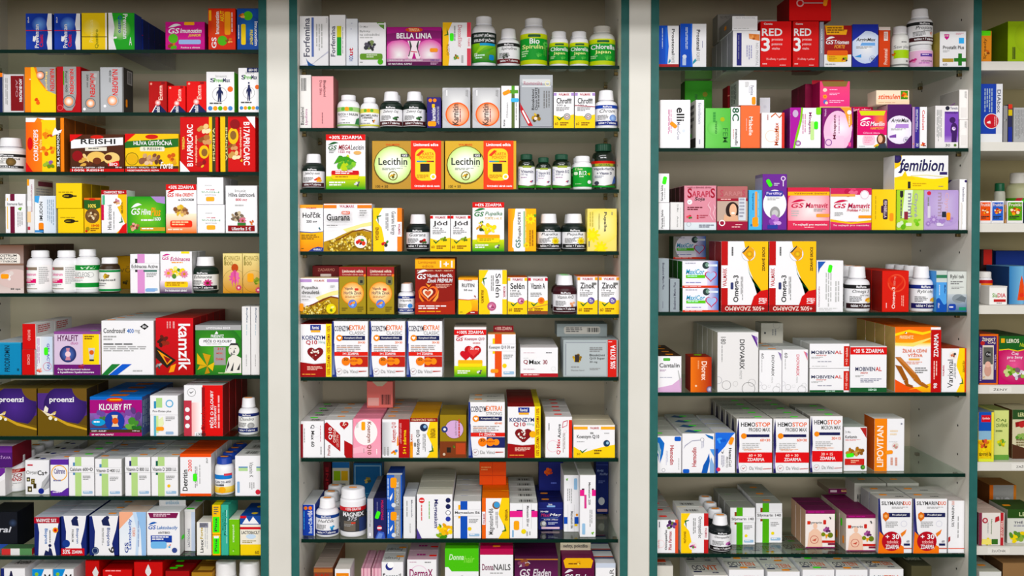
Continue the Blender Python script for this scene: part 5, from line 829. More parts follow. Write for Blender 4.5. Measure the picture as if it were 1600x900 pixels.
B('navy carton with green sticker and runner legs', 584, 778, 604, '1b1f5a', 'Tr 56 46 76 94 c82a5a MUSCOMAG|v 24 50 34 90 1 88a|c 44 26 20 c83a4a|R 26 24 62 28 W|p 3a5ab8 10 0 34 18 80 16 90 0|p 6a8ad0 20 0 40 14 70 12 60 0|s 30 58 g 70', d=.05, n=4, T='16183a', R='141640')
k = B('lower blue and grey carton with orange tablet', 604.5, 796, 628, '2a5fc0', 'r 50 0 92 100 8a8c92|R 24 62 66 92 f4a02a|Tl 64 10 80 80 c8d0d8 MAGNE B6|v 6 10 18 90 1 cde|p W 18 32 40 48 36 34 24 24|c 46 12 15 d8dce4|Tl 50 20 60 60 f0c83a rapid', d=.055, n=2, T='2a55b0')
B('upper blue and grey carton with orange tablet', 604, 742, 628, '2a5fc0', 'r 50 0 92 100 8a8c92|R 24 62 66 92 f4a02a|Tl 64 10 80 80 c8d0d8 MAGNE B6|v 6 10 18 90 1 cde|p W 18 32 40 48 36 34 24 24|c 46 12 15 d8dce4|Tl 50 20 60 60 f0c83a rapid|^ r 0 0 100 20 e0e4ea', d=.08, on=k, T='1c3a8a')
B('narrow white carton with turned grey lines', 630, 776, 649, 'ececee', 'Tr 62 50 78 92 667 Magnosolv|v 26 40 44 90 1 aaa|v 50 10 66 36 2 bbb', d=.06, n=2, T='d8d8d8')
B('large white carton with lemons and round blue icons', 651, 772, 707, 'W', 'c 88 86 7 1a2050|c 88 72 7 1a2050|c 88 58 7 1a2050|c 88 58 5.5 fff|c 88 44 7 2a3a9a|c 14 86 8 d83a3a|r 8 85 20 87 W|Tr 46 24 60 88 2a2a6a Magnesium|v 34 44 38 84 1 6ab03a|v 12 34 18 76 1 d86a6a|m 82 20 26 10 f4c420 f8d840 e8a81a f0b020|m 70 8 16 6 f0c020 8ab03a 4a8a2a|p 4a3a8a 0 0 0 24 14 0|m 66 30 7 3 5a9a3a 3a7a2a', d=.055, n=4, T='d8d4c4')
B('white carton with broad royal blue bar', 708.5, 783, 752, 'W', GEN('Magnesium B6', '1c4fb4', '90 f0b030', 'c 58 26 7 f0d020'), d=.045, n=5, T='d8d8d4')
q = B('orange-edged white and yellow carton with blue globe', 753, 778, 796, 'W', WR('Magnesium+B6', 'e8682a', 'c 52 82 14 8a5a3a|c 54 83 11 4a9ad0', 'ENERGIA', 1).replace('r 0 32 14 66 W', 'r 0 34 12 66 W'), d=.06, n=3, T='f07a2a')
B('orange carton lying on top of the orange row', 749, 722, 791, 'e0521c', 'r 0 40 100 43 b83a10|r 48 0 50 100 c84414|l 6 60 44 80 2 f09a60', d=.05, on=q, y=.11)
B('white carton with pink bar and turned name', 796.5, 786, 840, 'W', 'r 0 60 46 78 e0308a|r 78 60 100 78 e0308a|r 24 78 46 81 4a2a6a|r 78 78 90 81 4a2a6a|r 46 28 78 98 W|r 46 28 46.8 98 aaa|r 77.2 28 78 98 aaa|Tr 58 34 70 92 444 Magnesium 250 mg|R 14 24 34 50 f4a83a|c 50 20 9 f0d82a|v 60 6 80 20 2 aaa|R 8 4 14 24 8ab4d8|^ b 34 20 84 60', d=.045, n=5, T='d4d4d0')
q = B('navy blue carton with italic white name, set back', 841, 785, 880, '171f6a', 'Ti 8 62 40 70 W Mg+B6|Ti 10 48 46 60 c03a6a Maxi|Ti 46 48 92 60 W Mag|p 8ab0e8 12 42 80 44 80 45 12 43|Ti 22 34 80 40 W hořčík 375mg|c 20 22 13 888|c 22 24 8 ddd|l 40 18 80 28 2 c8d0e8|R 12 4 86 11 e8c8d8|r 0 78 100 79 3a4a9a|T 40 90 56 96 W Zdrovit|R 34 83 68 89 8ab0e0|^ s 30 50 o', d=.05, n=3, by=828, T='161c58')
B('navy carton with orange scribble, on the row behind', 842, 722, 880, '171f6a', 'm 40 66 20 8 e0602a d04a20|l 50 20 90 30 1 5a6ac0', d=.05, on=q, y=.16)
B('tall white carton with blue bar, print upside down', 881, 742, 905, 'W', 'r 0 14 24 26 1c4fb4|r 70 14 100 26 1c4fb4|r 70 10 90 14 f0c83a|Tr 40 6 62 36 555 Magnesium B6|R 66 74 88 94 9ac0e0|m 20 92 12 4 5a9a3a 8ac04a|r 26 0 27 48 bbb|r 68 0 69 48 bbb|v 22 50 58 76 3 aaa|c 86 30 8 f0a030', d=.05, n=4, by=831, T='b8b8b0')
B('tall white carton with pink bar and green leaf', 906, 742, 931, 'W', 'r 0 66 28 76 e0308a|r 76 66 100 76 e0308a|r 12 76 28 78 222|r 76 76 88 78 222|Tr 50 52 68 88 555 Magnesium 250|r 28 46 42 68 d0408a|v 40 50 41 90 1 W|v 62 16 84 44 2 aaa|R 14 4 34 22 9ac0e0|m 80 6 12 4 5a9a3a 8ac04a', d=.05, n=4, by=839, T='b8b8b0')
B('tall navy carton with white tablet print, at the back corner', 931, 716, 954, '1a2a74', 'Ti 8 74 60 80 9ab0e0 Mg+B6|Ti 30 68 94 74 9aa8d8 MaxiMag|d 40 24 30 4a9ae0 1a2a74|e 20 16 70 30 e8ecf0|R 10 4 92 9 e8c0c8|l 20 54 80 60 2 7a8ac8|r 0 88 100 88.6 5a6ac0', d=.05, by=803)
S('M', 8)
B('brown carton with red lettering, upper left', 490, 886, 520, '7a4630', 'r 0 90 100 97 a8683a|T 8 60 90 88 a8301c BIOSIL|r 0 78 100 80 5a2a1a', d=.06, n=3, T='9a8a80')
B('small white and orange carton with open lid', 523, 889, 547, 'W', 'r 8 0 92 92 e88a2a|r 40 78 70 86 W|l 20 60 80 74 2 fff', d=.07, T='e8e0d8')
B('thin pink striped carton', 564, 888, 579, 'e8b8c4', 'r 20 0 34 100 c07a90|r 60 0 74 100 d89ab0|^ r 20 0 34 100 c07a90|^ r 60 0 74 100 d89ab0', d=.06, xs=(580.5,), n=2, T='dca8b8')
B('white carton with navy swirl and mirrored top name', 596, 878, 630, 'W', 'x 36 92 18 2a3080|x 42 95 15 fff|T 6 66 90 80 222 Forcapil|^ tu 10 20 80 60 444 Forcapil|^ s 80 60 o', d=.06, n=2, T='dcdcd8')
B('white and rose carton with plum name', 636, 874, 682, 'W', 'o 40 76 30 e8c8dc .08|T 8 70 88 84 8a1a5a DermaX|l 8 94 50 96 1 b88aa0|l 60 93 94 96 1 777|^ s 92 40 r|^ l 30 30 80 60 1 a07', d=.06, n=3, T='c8a8b4')
B('white and bright green carton with woman in a ring', 695, 857, 748, 'W', 'r 0 74 100 100 5ac030|p 5ac030 10 74 100 74 100 68 20 68|Ti 12 84 56 92 d8f0c8 Donna|Ti 56 80 88 90 8ad85a hair|o 50 44 30 c8b8c0 .06|e 38 34 64 62 5a2a1c|e 43 38 58 56 e8b898|e 34 20 70 36 7a1a2a', d=.05, T='5ab834', n=2)
B('white and crimson carton with dark-haired woman', 750, 858, 802, 'W', 'r 0 92 100 100 b0184a|T 6 70 40 79 7a3050 Donna|T 41 70 92 79 555 NAILS|l 30 64 90 67 1 aaa|e 30 28 74 52 2a1c18|e 36 18 62 44 e8c0a0|e 46 26 74 46 2a1c18|^ s 50 40 o|o 50 30 40 bbb .02', d=.05, T='c81a54', n=2)
B('plum foil carton with silver italic name', 804, 869, 872, '4a103e', 'g 0 60 100 100 6a2058 3a0a30|a 10 78 36 92 d8d0d8|Ti 12 68 36 80 e8e0e8 GS|Ti 42 68 84 80 e8e0e8 Eladen|p b87a3a 0 94 100 94 100 96 0 96|m 20 90 14 6 7a3a5a 8a4a30|R 40 40 70 60 d8a030', d=.055, n=4, T='4a103c', m='foil')
B('plum carton with gold arch and upright card', 878, 872, 929, '5a0f3a', 'p e8b02a 4 96 12 100 88 100 96 96 90 84 10 84|l 20 88 80 92 1 7a4a10|a 8 72 34 82 e8e0e8|Ti 8 64 34 74 W GS|Ti 40 64 92 74 e8e0e8 Eladen|Ti 34 54 94 61 d8b0c8 PREMIUM|m 50 92 8 4 f0d060 d89a20', d=.055, flap=(0, .96, 12, 'd8ccb4', 'T 10 20 90 80 444 nehty, pokožka'), T='6a1440')
B('white carton with orange capsule and turned lettering', 930.5, 880, 962, 'W', 'R 10 50 46 76 f09a40|tl 70 30 92 90 555 GSHAAR|r 0 92 100 100 c8d0e0|^ r 0 80 100 92 d85a2a|^ r 0 60 100 78 2a3a6a', d=.05, n=4, T='d8d8dc')
# ------------------------------------------------------------ right cabinet
S('R', 0)
B('blue and white carton with dark red foot, cut by the post', 1027, 40, 1061, 'W', 'r 0 0 46 100 1c4fc0|p 2a6ad8 36 8 46 8 52 50 46 96 36 96|Tr 66 30 80 92 222 Prostenal|tr 66 10 78 28 888 FORTE|v 20 40 26 94 1 cde|r 0 0 100 7 a8282a|p 3a9ab0 52 8 62 14 58 20 50 12', d=.05)
B('blue and white carton with white statue print', 1063, 37, 1104, 'W', 'r 0 0 40 100 1c4fc0|p 2a6ad8 40 0 48 0 44 40 46 100 40 100|Tr 62 38 76 86 222 Prostenal|tr 62 14 74 34 888 FORTE|v 20 30 30 92 2 cde|r 8 4 22 20 b8c8e8|c 16 24 8 d8e0f0|p 3a9ab0 48 6 62 14 58 20 48 12|v 84 40 88 60 1 88a', d=.05, L='1a48b0')
s1 = B('white carton with navy bar and pill photo', 1145, 48, 1188, 'W', 'r 14 4 32 94 2a2a78|v 20 10 26 88 1 88a|p e08a50 58 92 98 90 98 72 60 78|m 76 82 14 5 d87a3a f0a868 a85a2a|Tr 84 4 94 66 c0c0c4 NO PROSTAL|v 50 20 74 60 3 aac', d=.05, n=4, L='a8a8ac')
B('dim grey carton behind the lying white one', 1121, 22, 1164, '8a8680', 'T 10 84 60 94 6a6864 NO PROSTAL', d=.05, on=s1, y=.135)  # the white carton again, painted grey for the shade behind the stack
B('white carton lying across the navy-barred row', 1144, 25, 1184, 'W', 'T 14 82 92 92 c4c4c8 NO PROSTAL|l 6 10 94 16 1 bbb|< s 50 55 o', d=.12, on=s1, L='8a8884')
RED = 'T 4 68 70 84 W RED|T 2 34 30 64 W 3|t 36 56 72 62 fdd prostata|t 36 46 70 52 fdd potence|t 36 38 62 43 fdd vitalita|T 18 14 84 20 fbb 75 účinky + pohlaví|l 6 4 30 8 1 fcc|l 62 2 94 5 1 fcc|T 10 92 38 96 fff Cemio'
B('bright red carton with big white 3 and standing grey card', 1188.5, 33, 1237, 'd81420', RED, d=.06, flap=(-.1, .78, 11, 'b8b0ae', 'T 18 16 84 76 8a2a34 NOVINKA'), T='b01018')
r2 = B('bright red carton with big white 3 under the red box', 1239, 33, 1280, 'd01420', RED, d=.06, T='a01018')
B('large plain red box with grey stripe, on top', 1233, -6, 1299, 'd0141e', 'c 26 72 9 e8b0b0|c 26 72 6 d0141e|r 32 70 84 75 b89a9a|s 86 76 o 80|< r 0 0 100 100 8a1016', d=.09, on=r2, L='8a1016', back='a01018')
B('grey spine carton with turned white lettering', 1281, 34, 1287.5, '9a9aa8', 'Tr 26 30 74 84 e8e8f0 NOVÁ EDICIA', d=.06)
B('dark red and yellow carton with yellow tag', 1288, 40, 1331, 'W', 'r 0 30 100 100 9a1a1c|p f4b02a 2 100 70 100 70 90 84 90 80 78 8 78|l 10 80 76 96 3 7a5010|' + GSL(6, 55, 34, 68, 'W') + '|Ti 36 55 90 65 W Triomen|Ti 36 45 76 53 f0a850 FORTE|R 10 12 86 40 f0c030|R 10 28 86 40 e8682a|l 16 14 46 26 3 c88a10|m 74 18 12 6 d84a3a 2a1a10 f0b050 8ab03a|l 4 3 60 8 1 aaa', d=.055)
B('blue and white carton with black italic name', 1332, 38, 1372.5, '1a2a9a', 'd 56 46 64 fdfdff c8d8f4|p 1a2a9a 0 100 100 100 100 88 50 84 0 60|p 1a2a9a 30 0 100 0 100 30 70 10 30 6|p 1a2a9a 0 0 40 0 40 8 0 16|Ti 14 58 90 68 222 ArginMax|p 7ab0ec 30 50 88 50 88 57 36 57|l 14 42 84 48 2 999|p 4a9ae0 8 24 34 22 34 30|o 78 19 12 4a6ab8 .08|t 72 16 84 22 446 90', d=.06, L='6a70a0')
B('narrow red carton with turned white name', 1373, 42, 1391.5, 'd84a28', 'r 0 92 100 100 e8d8d0|Tl 44 8 76 46 f8d8c8 Prostenal|r 44 66 78 88 f0e0d8|v 50 68 72 86 3 a44', d=.06, L='a83a20', y=.012)
V('white bottle with clear lime banded label', 1392.5, 42, 1419, 'f0f0ec', 'W', 'r -13 0 113 100 e8e8e4|r 4 28 100 60 b0d838|T 4 62 90 78 999 Saw plus|l 40 84 96 92 1 777|r 70 14 80 20 555|m 4 44 12 4 e8843a d8602a|r -13 0 113 6 8a8a88', (5, 72), 'e8e8e4', 'pill', y=.01)
j = V('low pink cranberry jar under another bottle', 1420, 72, 1456, 'f4f0f4', 'W', 'r -13 0 113 100 e8b8dc|r 30 62 86 82 5a3a9a|l 36 66 80 78 1 dce|T 32 28 84 42 5a1a5a VÁROVNA|l 24 14 94 24 1 a4a|m 8 40 12 5 d03a8a a82a6a e87ab0', (4, 72), 'e8b8dc', 'jar', nm='supplement_jar', cat='jar')
V('white bottle balanced on the pink jar', 1418, 15, 1456, 'W', 'W', MP('Prostata', '222', '3a1418', 'm 78 42 10 4 e0a090 d88878', 'formula'), (5, 66), 'W', 'med', on=j)
B('white carton with green cross and magenta crest', 1468.5, 49, 1510, 'W', 'p C 16 92 36 92 34 82 26 76 18 82|T 19 85 33 89 fdd MF|r 72 66 92 82 4ab0f0|T 12 50 92 60 444 Prostafit Plus|l 12 40 40 46 2 aaa|r 10 14 52 24 b89a4a|r 54 15 100 25 2f7a2a|r 70 4 84 38 2f7a2a|t 12 4 28 10 555 60|l 60 90 92 95 2 e0a0b0', d=.06, L='b8a85a')
S('R', 1)
B('white carton with large black name and orange sticker', 1031.5, 156, 1079, 'W', 'Tr 54 56 80 84 222 elli|tr 56 18 66 54 8888a0 MenoCros|v 26 22 40 80 3 c8a|s 44 48 o -40|c 78 36 5 dde4ff', d=.06)
B('slim white carton with faint turned violet name', 1087, 156, 1100.5, 'e8e8ea', 'tr 30 50 66 94 99a femibion|v 40 6 70 18 1 aab|> r 0 0 1 1 W|< r 0 0 100 100 c4c2bc|< r 0 2 100 22 222|< s 30 30 g|< l 20 40 80 92 4 555', d=.075, L='c4c2bc')
gq = B('light green carton with faint turned lettering', 1102.5, 169, 1141.5, '6ac05a', 'G 0 0 100 100 7acc6a 62b852|d 36 50 30 8ad47a 70c460|tr 70 14 90 50 3a7a3a FEM|Tr 38 36 46 68 3a7a3a meno|c 68 72 9 a8b83a|v 30 60 50 90 1 4a9a4a', d=.06, n=3)
B('darker green carton on top of the rows behind', 1070, 126, 1113, '3a8a2a', 'c 74 60 9 7a7a2a|Tr 36 40 46 60 2a5a2a meno|v 60 10 80 50 2 4a9a3a', d=.05, on=gq, y=.13, L='2a5a1a')
B('slim white carton with large green 8C', 1142, 167, 1157, 'W', 'Tr 14 66 86 98 1f5a3a 8C|Tr 44 6 76 46 444 meno8c|v 24 16 36 46 1 b44|r 0 0 100 3 2a7a3a', d=.06)
mq = B('coral orange carton with turned white name', 1157.5, 165, 1188, 'f0744a', 'Tr 42 30 62 74 fbe8e0 Mabelle|v 28 40 34 70 1 fbb', d=.06)
B('white carton on top of the coral one', 1154, 125, 1182.5, 'W', 'Tr 66 40 84 78 889 Femina|tr 56 50 64 78 aab Vital|s 84 18 o 90|l 36 70 60 92 4 bbb|< r 0 0 100 100 a8a8a4|< v 20 10 80 90 4 444', d=.075, on=mq, L='a8a8a4')
B('dark red carton dim behind the coral one', 1137, 134, 1160, '7a1218', 'p c87a6a 0 60 60 72 60 74 0 64', d=.05, on=gq, y=.09)
B('white carton with orange ribbon figure and loose white card', 1190, 176, 1226, 'W', 'Tl 56 8 74 72 c0502a MenoMax|o 42 34 26 f0c8a8 .08|r 88 0 100 100 d03a30|p c86a3a 42 86 60 96 78 84 90 92 88 96 76 88 60 100 40 90|v 70 20 82 60 1 e0a080|v 24 76 34 94 1 b88', d=.06, flap=(.24, .7, 29, 'dcdce2', 'd 50 50 20 c8c8d0 d8d8e0'), R='b82a28', T='f0ece8')
B('purple and lime carton with green sticker, print turned', 1234.5, 168, 1283, 'W', 'p a8209a 0 0 10 0 20 30 34 70 36 100 0 100|p 8ac83a 10 0 16 0 26 30 38 66 42 100 36 100 32 70 18 30|Tr 58 34 70 88 8a2a6a Minapent|v 40 30 54 84 2 c8a|o 26 12 9 8a2a8a .3|o 26 12 5 8a2a8a .3|R 84 82 100 100 8ad84a|R 66 20 78 66 c8e8a0|e 8 76 26 94 c8b0d0|s 84 56 g 90', d=.055, L='7a1a7a', T='8a2080')
m2 = B('purple and pink carton with gold corner, print turned upward', 1285, 168, 1334, '7a1a6a', 'e 4 -10 94 92 f0c0dc|d 60 50 36 fff0f8 f0c8e0|p f0c8e0 8 0 70 0 70 30 8 30|Tl 34 22 46 82 6a1a3a Minapent|v 52 30 58 80 1 c08ab0|p f0a04a 56 100 92 100 96 60 86 50 80 66 70 90|c 86 88 7 W|o 20 14 11 8a4a9a .25|r 84 4 92 14 e84a8a|v 84 52 92 80 1 fdb|Tl 6 78 12 96 e0b0d8 Walmark', d=.055, T='5a1450', n=3)
B('crimson carton end behind the opened pink one', 1258, 131, 1300, '8a1a40', 'r 80 0 100 100 b89a5a', d=.05, on=m2, y=.075, n=2, L='7a1a3a')
B('opened pink carton with raised lid flap', 1281, 127, 1328, 'd8307a', 'g 0 0 100 100 e03a80 e8507a|e 10 60 24 74 e8d8c8|f 17 42 8 f0a02a e86a2a|c 18 22 7 5a6ac0|c 22 18 5 f0d0b0|l 32 64 70 70 1 fbd|l 32 46 72 56 2 fbd|l 32 16 90 28 2 fbd|p 8a6a3a 6 100 94 100 88 80 12 80|r 0 0 100 4 e8c080', d=.05, on=m2, y=.012, flap=(-.02, 1.08, 7, 'c8283a', 'r 0 0 100 20 a01a30'), L='a81c50', T='6a4a24')
B('pink and white carton with smiling woman and lime tag', 1339.5, 172, 1386, 'W', 'r 0 34 100 100 d81e6a|d 80 76 30 f08a3a d81e6a|p d8d83a 6 98 96 98 90 86 12 86|' + GSL(10, 58, 42, 74, 'W') + '|Ti 44 58 92 70 W Merilin|Ti 44 49 92 56 f0b050 HARMONY|T 20 38 76 43 fbd Účinná úleva|R 18 8 60 34 f8c8d8|l 24 12 54 30 4 e89ab0|e 66 8 96 38 5a3018|e 70 14 86 34 e8b898|p 333a4a 60 0 100 0 96 14 76 10 64 8|m 66 6 9 5 f0c82a e8a81a 4a8a3a|l 6 3 36 6 1 bbb', d=.055, flap=(.0, .85, 10, 'c81e4a', 'T 6 16 94 78 f8d8e0 krásná, zdravá'), L='6a1a2a')
a2 = B('dark purple and white carton with italic name', 1387, 163, 1424.5, '4a1458', 'd 50 42 60 fdfbff e8e0f0|p 4a1458 0 100 100 100 100 88 60 84 0 68|p 4a1458 30 0 100 0 100 30 70 10 30 6|p 4a1458 0 0 40 0 40 8 0 12|Ti 14 56 90 68 222 ArginMax|p b088d0 30 46 88 46 88 55 36 55|l 14 40 84 45 2 999|p 7a4aa0 8 24 36 24 36 32 8 28|o 78 19 12 5a3a8a .08|t 72 16 84 22 446 90', d=.06, L='c8a0a8')
B('cream carton with orange flowing name and leaf square', 1369, 141, 1421, 'f4e0c8', 'Ti 6 36 72 74 e0582a stimulen|r 74 36 96 96 4a8a2a|m 85 64 11 7 e87a2a c8401a f0b04a|r 0 0 100 30 f8d8b8|l 6 6 80 14 1 c89a7a', d=.05, on=a2, y=.01)
B('slim purple carton with turned white text', 1425.5, 167, 1437, '3a2a8a', 'G 0 0 36 100 c0a0c0 9a6a9a|v 50 30 84 94 2 ccd|tr 56 4 90 12 W 30|m 16 10 16 4 b8602a d8a04a', d=.06)
B('slim white carton with turned red brush name', 1437.5, 167, 1449, 'W', 'Tr 30 44 66 92 d03a3a Calcium|m 50 8 40 7 c83a2a e07a3a 8a2a1a', d=.06)
B('white carton with purple expectant figure print', 1461.5, 165, 1498, 'e8e4e4', 'r 40 14 100 86 7a4ab0|g 40 14 100 30 b090d0 7a4ab0|c 74 66 13 3a1a5a|e 66 30 96 60 3a1a5a|p 3a1a5a 70 14 92 14 94 40 72 44|c 80 46 8 e8d8f0|c 82 47 5 b08ad0|c 52 94 9 223|T 64 91 96 97 889 Terezia|T 42 80 96 86 3a1a6a Homodyn|t 44 4 64 10 555 30|c 86 7 6 5a7a3a|v 6 10 30 90 4 aaa', d=.055, L='b8b4ae')
w2 = B('lower of two plain white cartons by the side wall', 1499, 187, 1516, 'f0ecea', 'o 60 52 60 dcd6d4 .03|v 60 70 80 94 2 666|r 20 10 80 46 e4e0de', d=.06, L='c4c0bc')
B('upper of two plain white cartons by the side wall', 1498.5, 140, 1516, 'f0ecea', 'v 60 66 80 94 2 666|r 20 6 80 40 e4e0de|< p a070b0 20 40 80 56 80 60 20 48', d=.09, on=w2, L='b0aca6')
S('R', 2)
f1 = B('lower white carton with turned black name', 1029, 317, 1046.5, 'W', 'Tl 22 6 42 74 222 Fermale Salvis|v 48 10 60 50 1 999', d=.06)
B('upper white carton with green sticker', 1029, 271, 1046, 'W', 'Tl 22 6 42 60 222 Fermale Salvis|v 56 10 66 50 1 999|s 56 76 g 80', d=.06, on=f1)
B('white carton with barely legible turned text', 1047.5, 316, 1068, 'J', 'tr 50 64 64 92 999 Dr.Max|tr 50 10 62 50 777 Anna|v 76 10 84 80 1 ccc', d=.06)
B('dusty pink carton with faint nude line and rosehips', 1069, 290, 1119.5, 'd890a0', 'r 0 0 100 17 dce4ea|T 10 72 24 94 a01830 S|T 24 74 80 88 b83a50 ARAPI|T 82 72 96 94 a01830 S|Ti 32 64 64 74 222 Soja|c 17 63 8 W|k 17 63 4 333|l 10 43 66 52 2 6a1a2a|m 16 30 9 6 d0304a e84a5a 4a7a3a|c 42 32 3 c02a3a|c 42 27 3 c02a3a|l 48 25 76 34 2 b05060|p e8b8c4 82 66 76 56 84 48 80 36 90 24 90 20 78 34 80 46 72 56|p e8b8c4 90 60 94 48 88 38 96 24 98 24 92 38 98 50|l 46 4 94 12 2 667|o 14 13 7 889 .1|t 10 94 84 98 8a3a4a malá a dámská dávka', d=.05, n=4, L='4a1420')
B('rosewood carton with smiling dark-haired woman', 1120.5, 291, 1168.5, 'b06a6a', 'p c0a89a 0 20 100 20 100 66 0 66|r 0 66 100 72 9a1a30|l 12 68 66 71 1 fcc|T 10 76 20 92 b85060 S|T 22 78 80 88 c08080 ARAPI|T 82 76 92 92 b85060 S|r 0 0 100 19 9a1a3a|e 28 26 72 64 2a1814|e 40 30 64 60 e8b898|e 46 36 58 41 f8f0e8|p e0b090 20 20 70 20 66 34 40 30 24 36|r 70 22 94 74 d8dce4|l 73 26 91 72 6 99a|o 16 16 10 fff .3|l 60 10 96 13 1 fcc|l 48 4 96 8 1 fcc', d=.05, n=2)
B('small sky blue carton with orange capsule bar', 1170, 297, 1191, '5ab4e4', 'r 46 20 64 96 e8a060|Tr 22 50 40 92 2a5a8a Supernatal|R 26 8 74 32 f4a02a|v 70 10 82 92 1 9cd|c 20 12 9 2a7ac0', d=.05)
B('tall purple carton with white oval and lotus', 1191.5, 272, 1230, '6a2a90', 'e 2 20 98 72 W|R 12 60 84 70 3a3a9a|T 16 62 80 68 e0d0f0 Fertility|l 20 52 80 58 2 aaa|e 30 18 72 42 9a9a9a|e 38 24 64 36 c8c8c8|m 50 16 30 8 b070c8 8a4ab0 d0a0e0|r 20 2 62 9 2a3a9a|c 84 92 10 e0d0e8|c 84 92 6 6a2a90|r 82 78 86 88 e0d0e8|l 46 78 70 84 2 dce|s 26 84 g -60|< r 0 10 100 94 b8b0c4', d=.06, L='8a80a0')
MV = GSL(8, 52, 38, 66, 'c8144a') + '|Ti 42 52 96 64 c02a50 Mamavit'
B('deep pink carton with yellow stripe', 1231, 293, 1296.5, 'e8406a', 'd 54 46 60 fff0f0 f090a0|r 0 0 100 22 d83a5a|x 50 4 0 d83a5a|r 0 88 100 100 d0304a|r 0 81 100 90 f4b83a|T 14 83 94 88 a06a10 Výživové balení|' + MV + '|l 8 30 30 46 3 bbb|l 62 42 96 50 2 999|R 68 30 100 38 f4a050|T 12 9 94 15 W To nejlepší pro maminku|l 40 4 80 7 1 fcc', d=.06)
B('rose and white carton with gold stripe and round seal', 1297.5, 294, 1362, 'W', 'g 0 0 100 20 c02a5a d83a6a|p e8b83a 0 26 50 18 100 24 100 18 50 14 0 20|r 0 84 100 100 c8305a|m 50 94 20 8 d84a70 b8204a e06a8a|r 0 80 60 86 e8a85a|c 83 84 11 W|o 83 84 10 d8a0b8 .1|' + MV + '|Ti 40 44 74 51 c0304a Profolae +|Ti 76 44 94 51 d8c0a0 DHA|l 10 32 32 42 3 aaa|R 68 28 100 35 f09a3a|T 6 8 94 13 f8d8e0 To nejlepší pro maminku', d=.06, n=2)
B('yellow carton with dark turned name capsule', 1362.5, 296, 1400, 'f4c42a', 'G 0 0 100 100 f4c82a f6d450|R 46 26 66 76 2a1a3a|Tr 50 30 62 72 e0c8d0 FEMIBELLA|R 38 42 48 60 3a1a3a|v 14 20 18 84 1 8a6a10|s 82 32 o 90', d=.06)
c1 = B('lime green carton with large grey turned name', 1401, 297, 1443.5, 'b0d45a', 'G 0 0 100 100 a8d048 c8e080|p e4f0d8 20 30 50 30 60 100 30 100|Tr 62 32 78 92 9a9ab0 Chytré|Tr 42 32 58 92 889 mimi|p 222 12 98 24 98 24 84 18 80 12 84|v 14 20 24 76 1 666|r 28 26 42 46 8a2a3a|m 76 20 18 4 7ac03a 8aca4a|m 24 14 22 5 8ac83a d8e8c0 6ab02a|R 34 10 56 18 e4ead8', d=.06)
B('lilac carton with large rose turned name', 1444, 297, 1498, 'b8a0d0', 'd 60 60 60 c8b8dc b098cc|Tr 58 34 72 94 d0a8b8 Chytré|Tr 40 34 54 94 a890a8 mimi|c 14 92 6 d0304a|v 10 28 18 82 1 888|r 10 30 18 60 d8d0e0|r 52 32 64 46 222a3a|f 28 26 13 a080c0 c8b0dc|f 12 16 8 a080c0 c8b0dc|m 78 26 10 5 b090d0 a080c4|R 36 10 56 18 e0d8ea|s 70 34 o 90|h 52 22 10 a080c0', d=.06)
B('large white and yellow carton with big navy script name', 1397.5, 243, 1482, 'W', 'G 0 0 100 100 fcfcfa ececee|w 34 38 5 f8dc30|p f4c82a 0 100 14 100 10 70 0 60|p f4d030 0 36 14 40 20 56 24 40 34 38 40 30 0 30|d 4 92 9 3a2a6a 1a1440|Ti 10 54 92 90 1f1a50 femibion|p 1f1a50 6 50 12 48 18 62 16 64|r 84 44 98 52 2a1a60|l 34 52 68 56 2 bbb|T 25 4 30 24 222 1|l 34 8 60 20 2 d0a820|l 82 8 96 11 1 777|p e8e0a0 30 40 60 42 100 36 100 38 60 44 30 42', d=.06, on=c1)
B('narrow white carton with violet corners by the wall', 1499, 280, 1511, 'W', 'c 86 96 18 2a1a60|Tr 40 56 70 84 778 femibion|v 30 6 60 50 1 ccc|r 20 0 40 54 e0dcd8|< p 2a1a60 4 86 60 100 4 100', d=.08, L='c8c4c0')
S('R', 3)
B('tall slim grey carton with turned name', 1029, 404, 1045.5, '98a2a8', 'Tr 36 42 56 92 445 Bioaktivní Marin Plus|v 40 6 50 20 1 667', d=.07, T='b8c0c4')
B('short slim grey carton with turned name', 1047, 436, 1062, '98a2a8', 'Tl 36 8 60 90 445 Bioaktivní Marin Plus', d=.07, T='c0c8cc')
MX = 'd 46 50 40 e8f0fa f4f0f8|G 70 8 100 100 e0d8f0 3a6ab8|Ti 10 50 62 70 2a9ac0 MaxiCor|r 10 36 64 48 6ac83a|l 14 39 60 45 1 cfe|h 80 44 17 c02a5a|h 80 45 14 a8c0e8|c 66 84 10 2a3a3a|c 70 86 6 7a9a8a|r 72 80 98 88 e0e8f0|l 10 16 80 21 1 88b|r 0 0 100 8 d8402a|l 6 2 90 6 1 fcc|l 8 88 54 94 1 aab'
mc = B('lower white and blue carton with heart outline', 1066.5, 450, 1123, 'f0f0f6', MX, d=.055, L='1a6a1a', n=3)
mu = B('upper white and blue carton with heart outline', 1066, 408, 1122, 'f0f0f6', MX, d=.055, L='1a6a1a', n=3, on=mc)
B('dim white and blue heart carton, high at the back', 1052, 369, 1103, '98988c', MX, d=.055, on=mu, y=.15, L='0f4a0f')  # body and side colours darkened to put shade on this copy
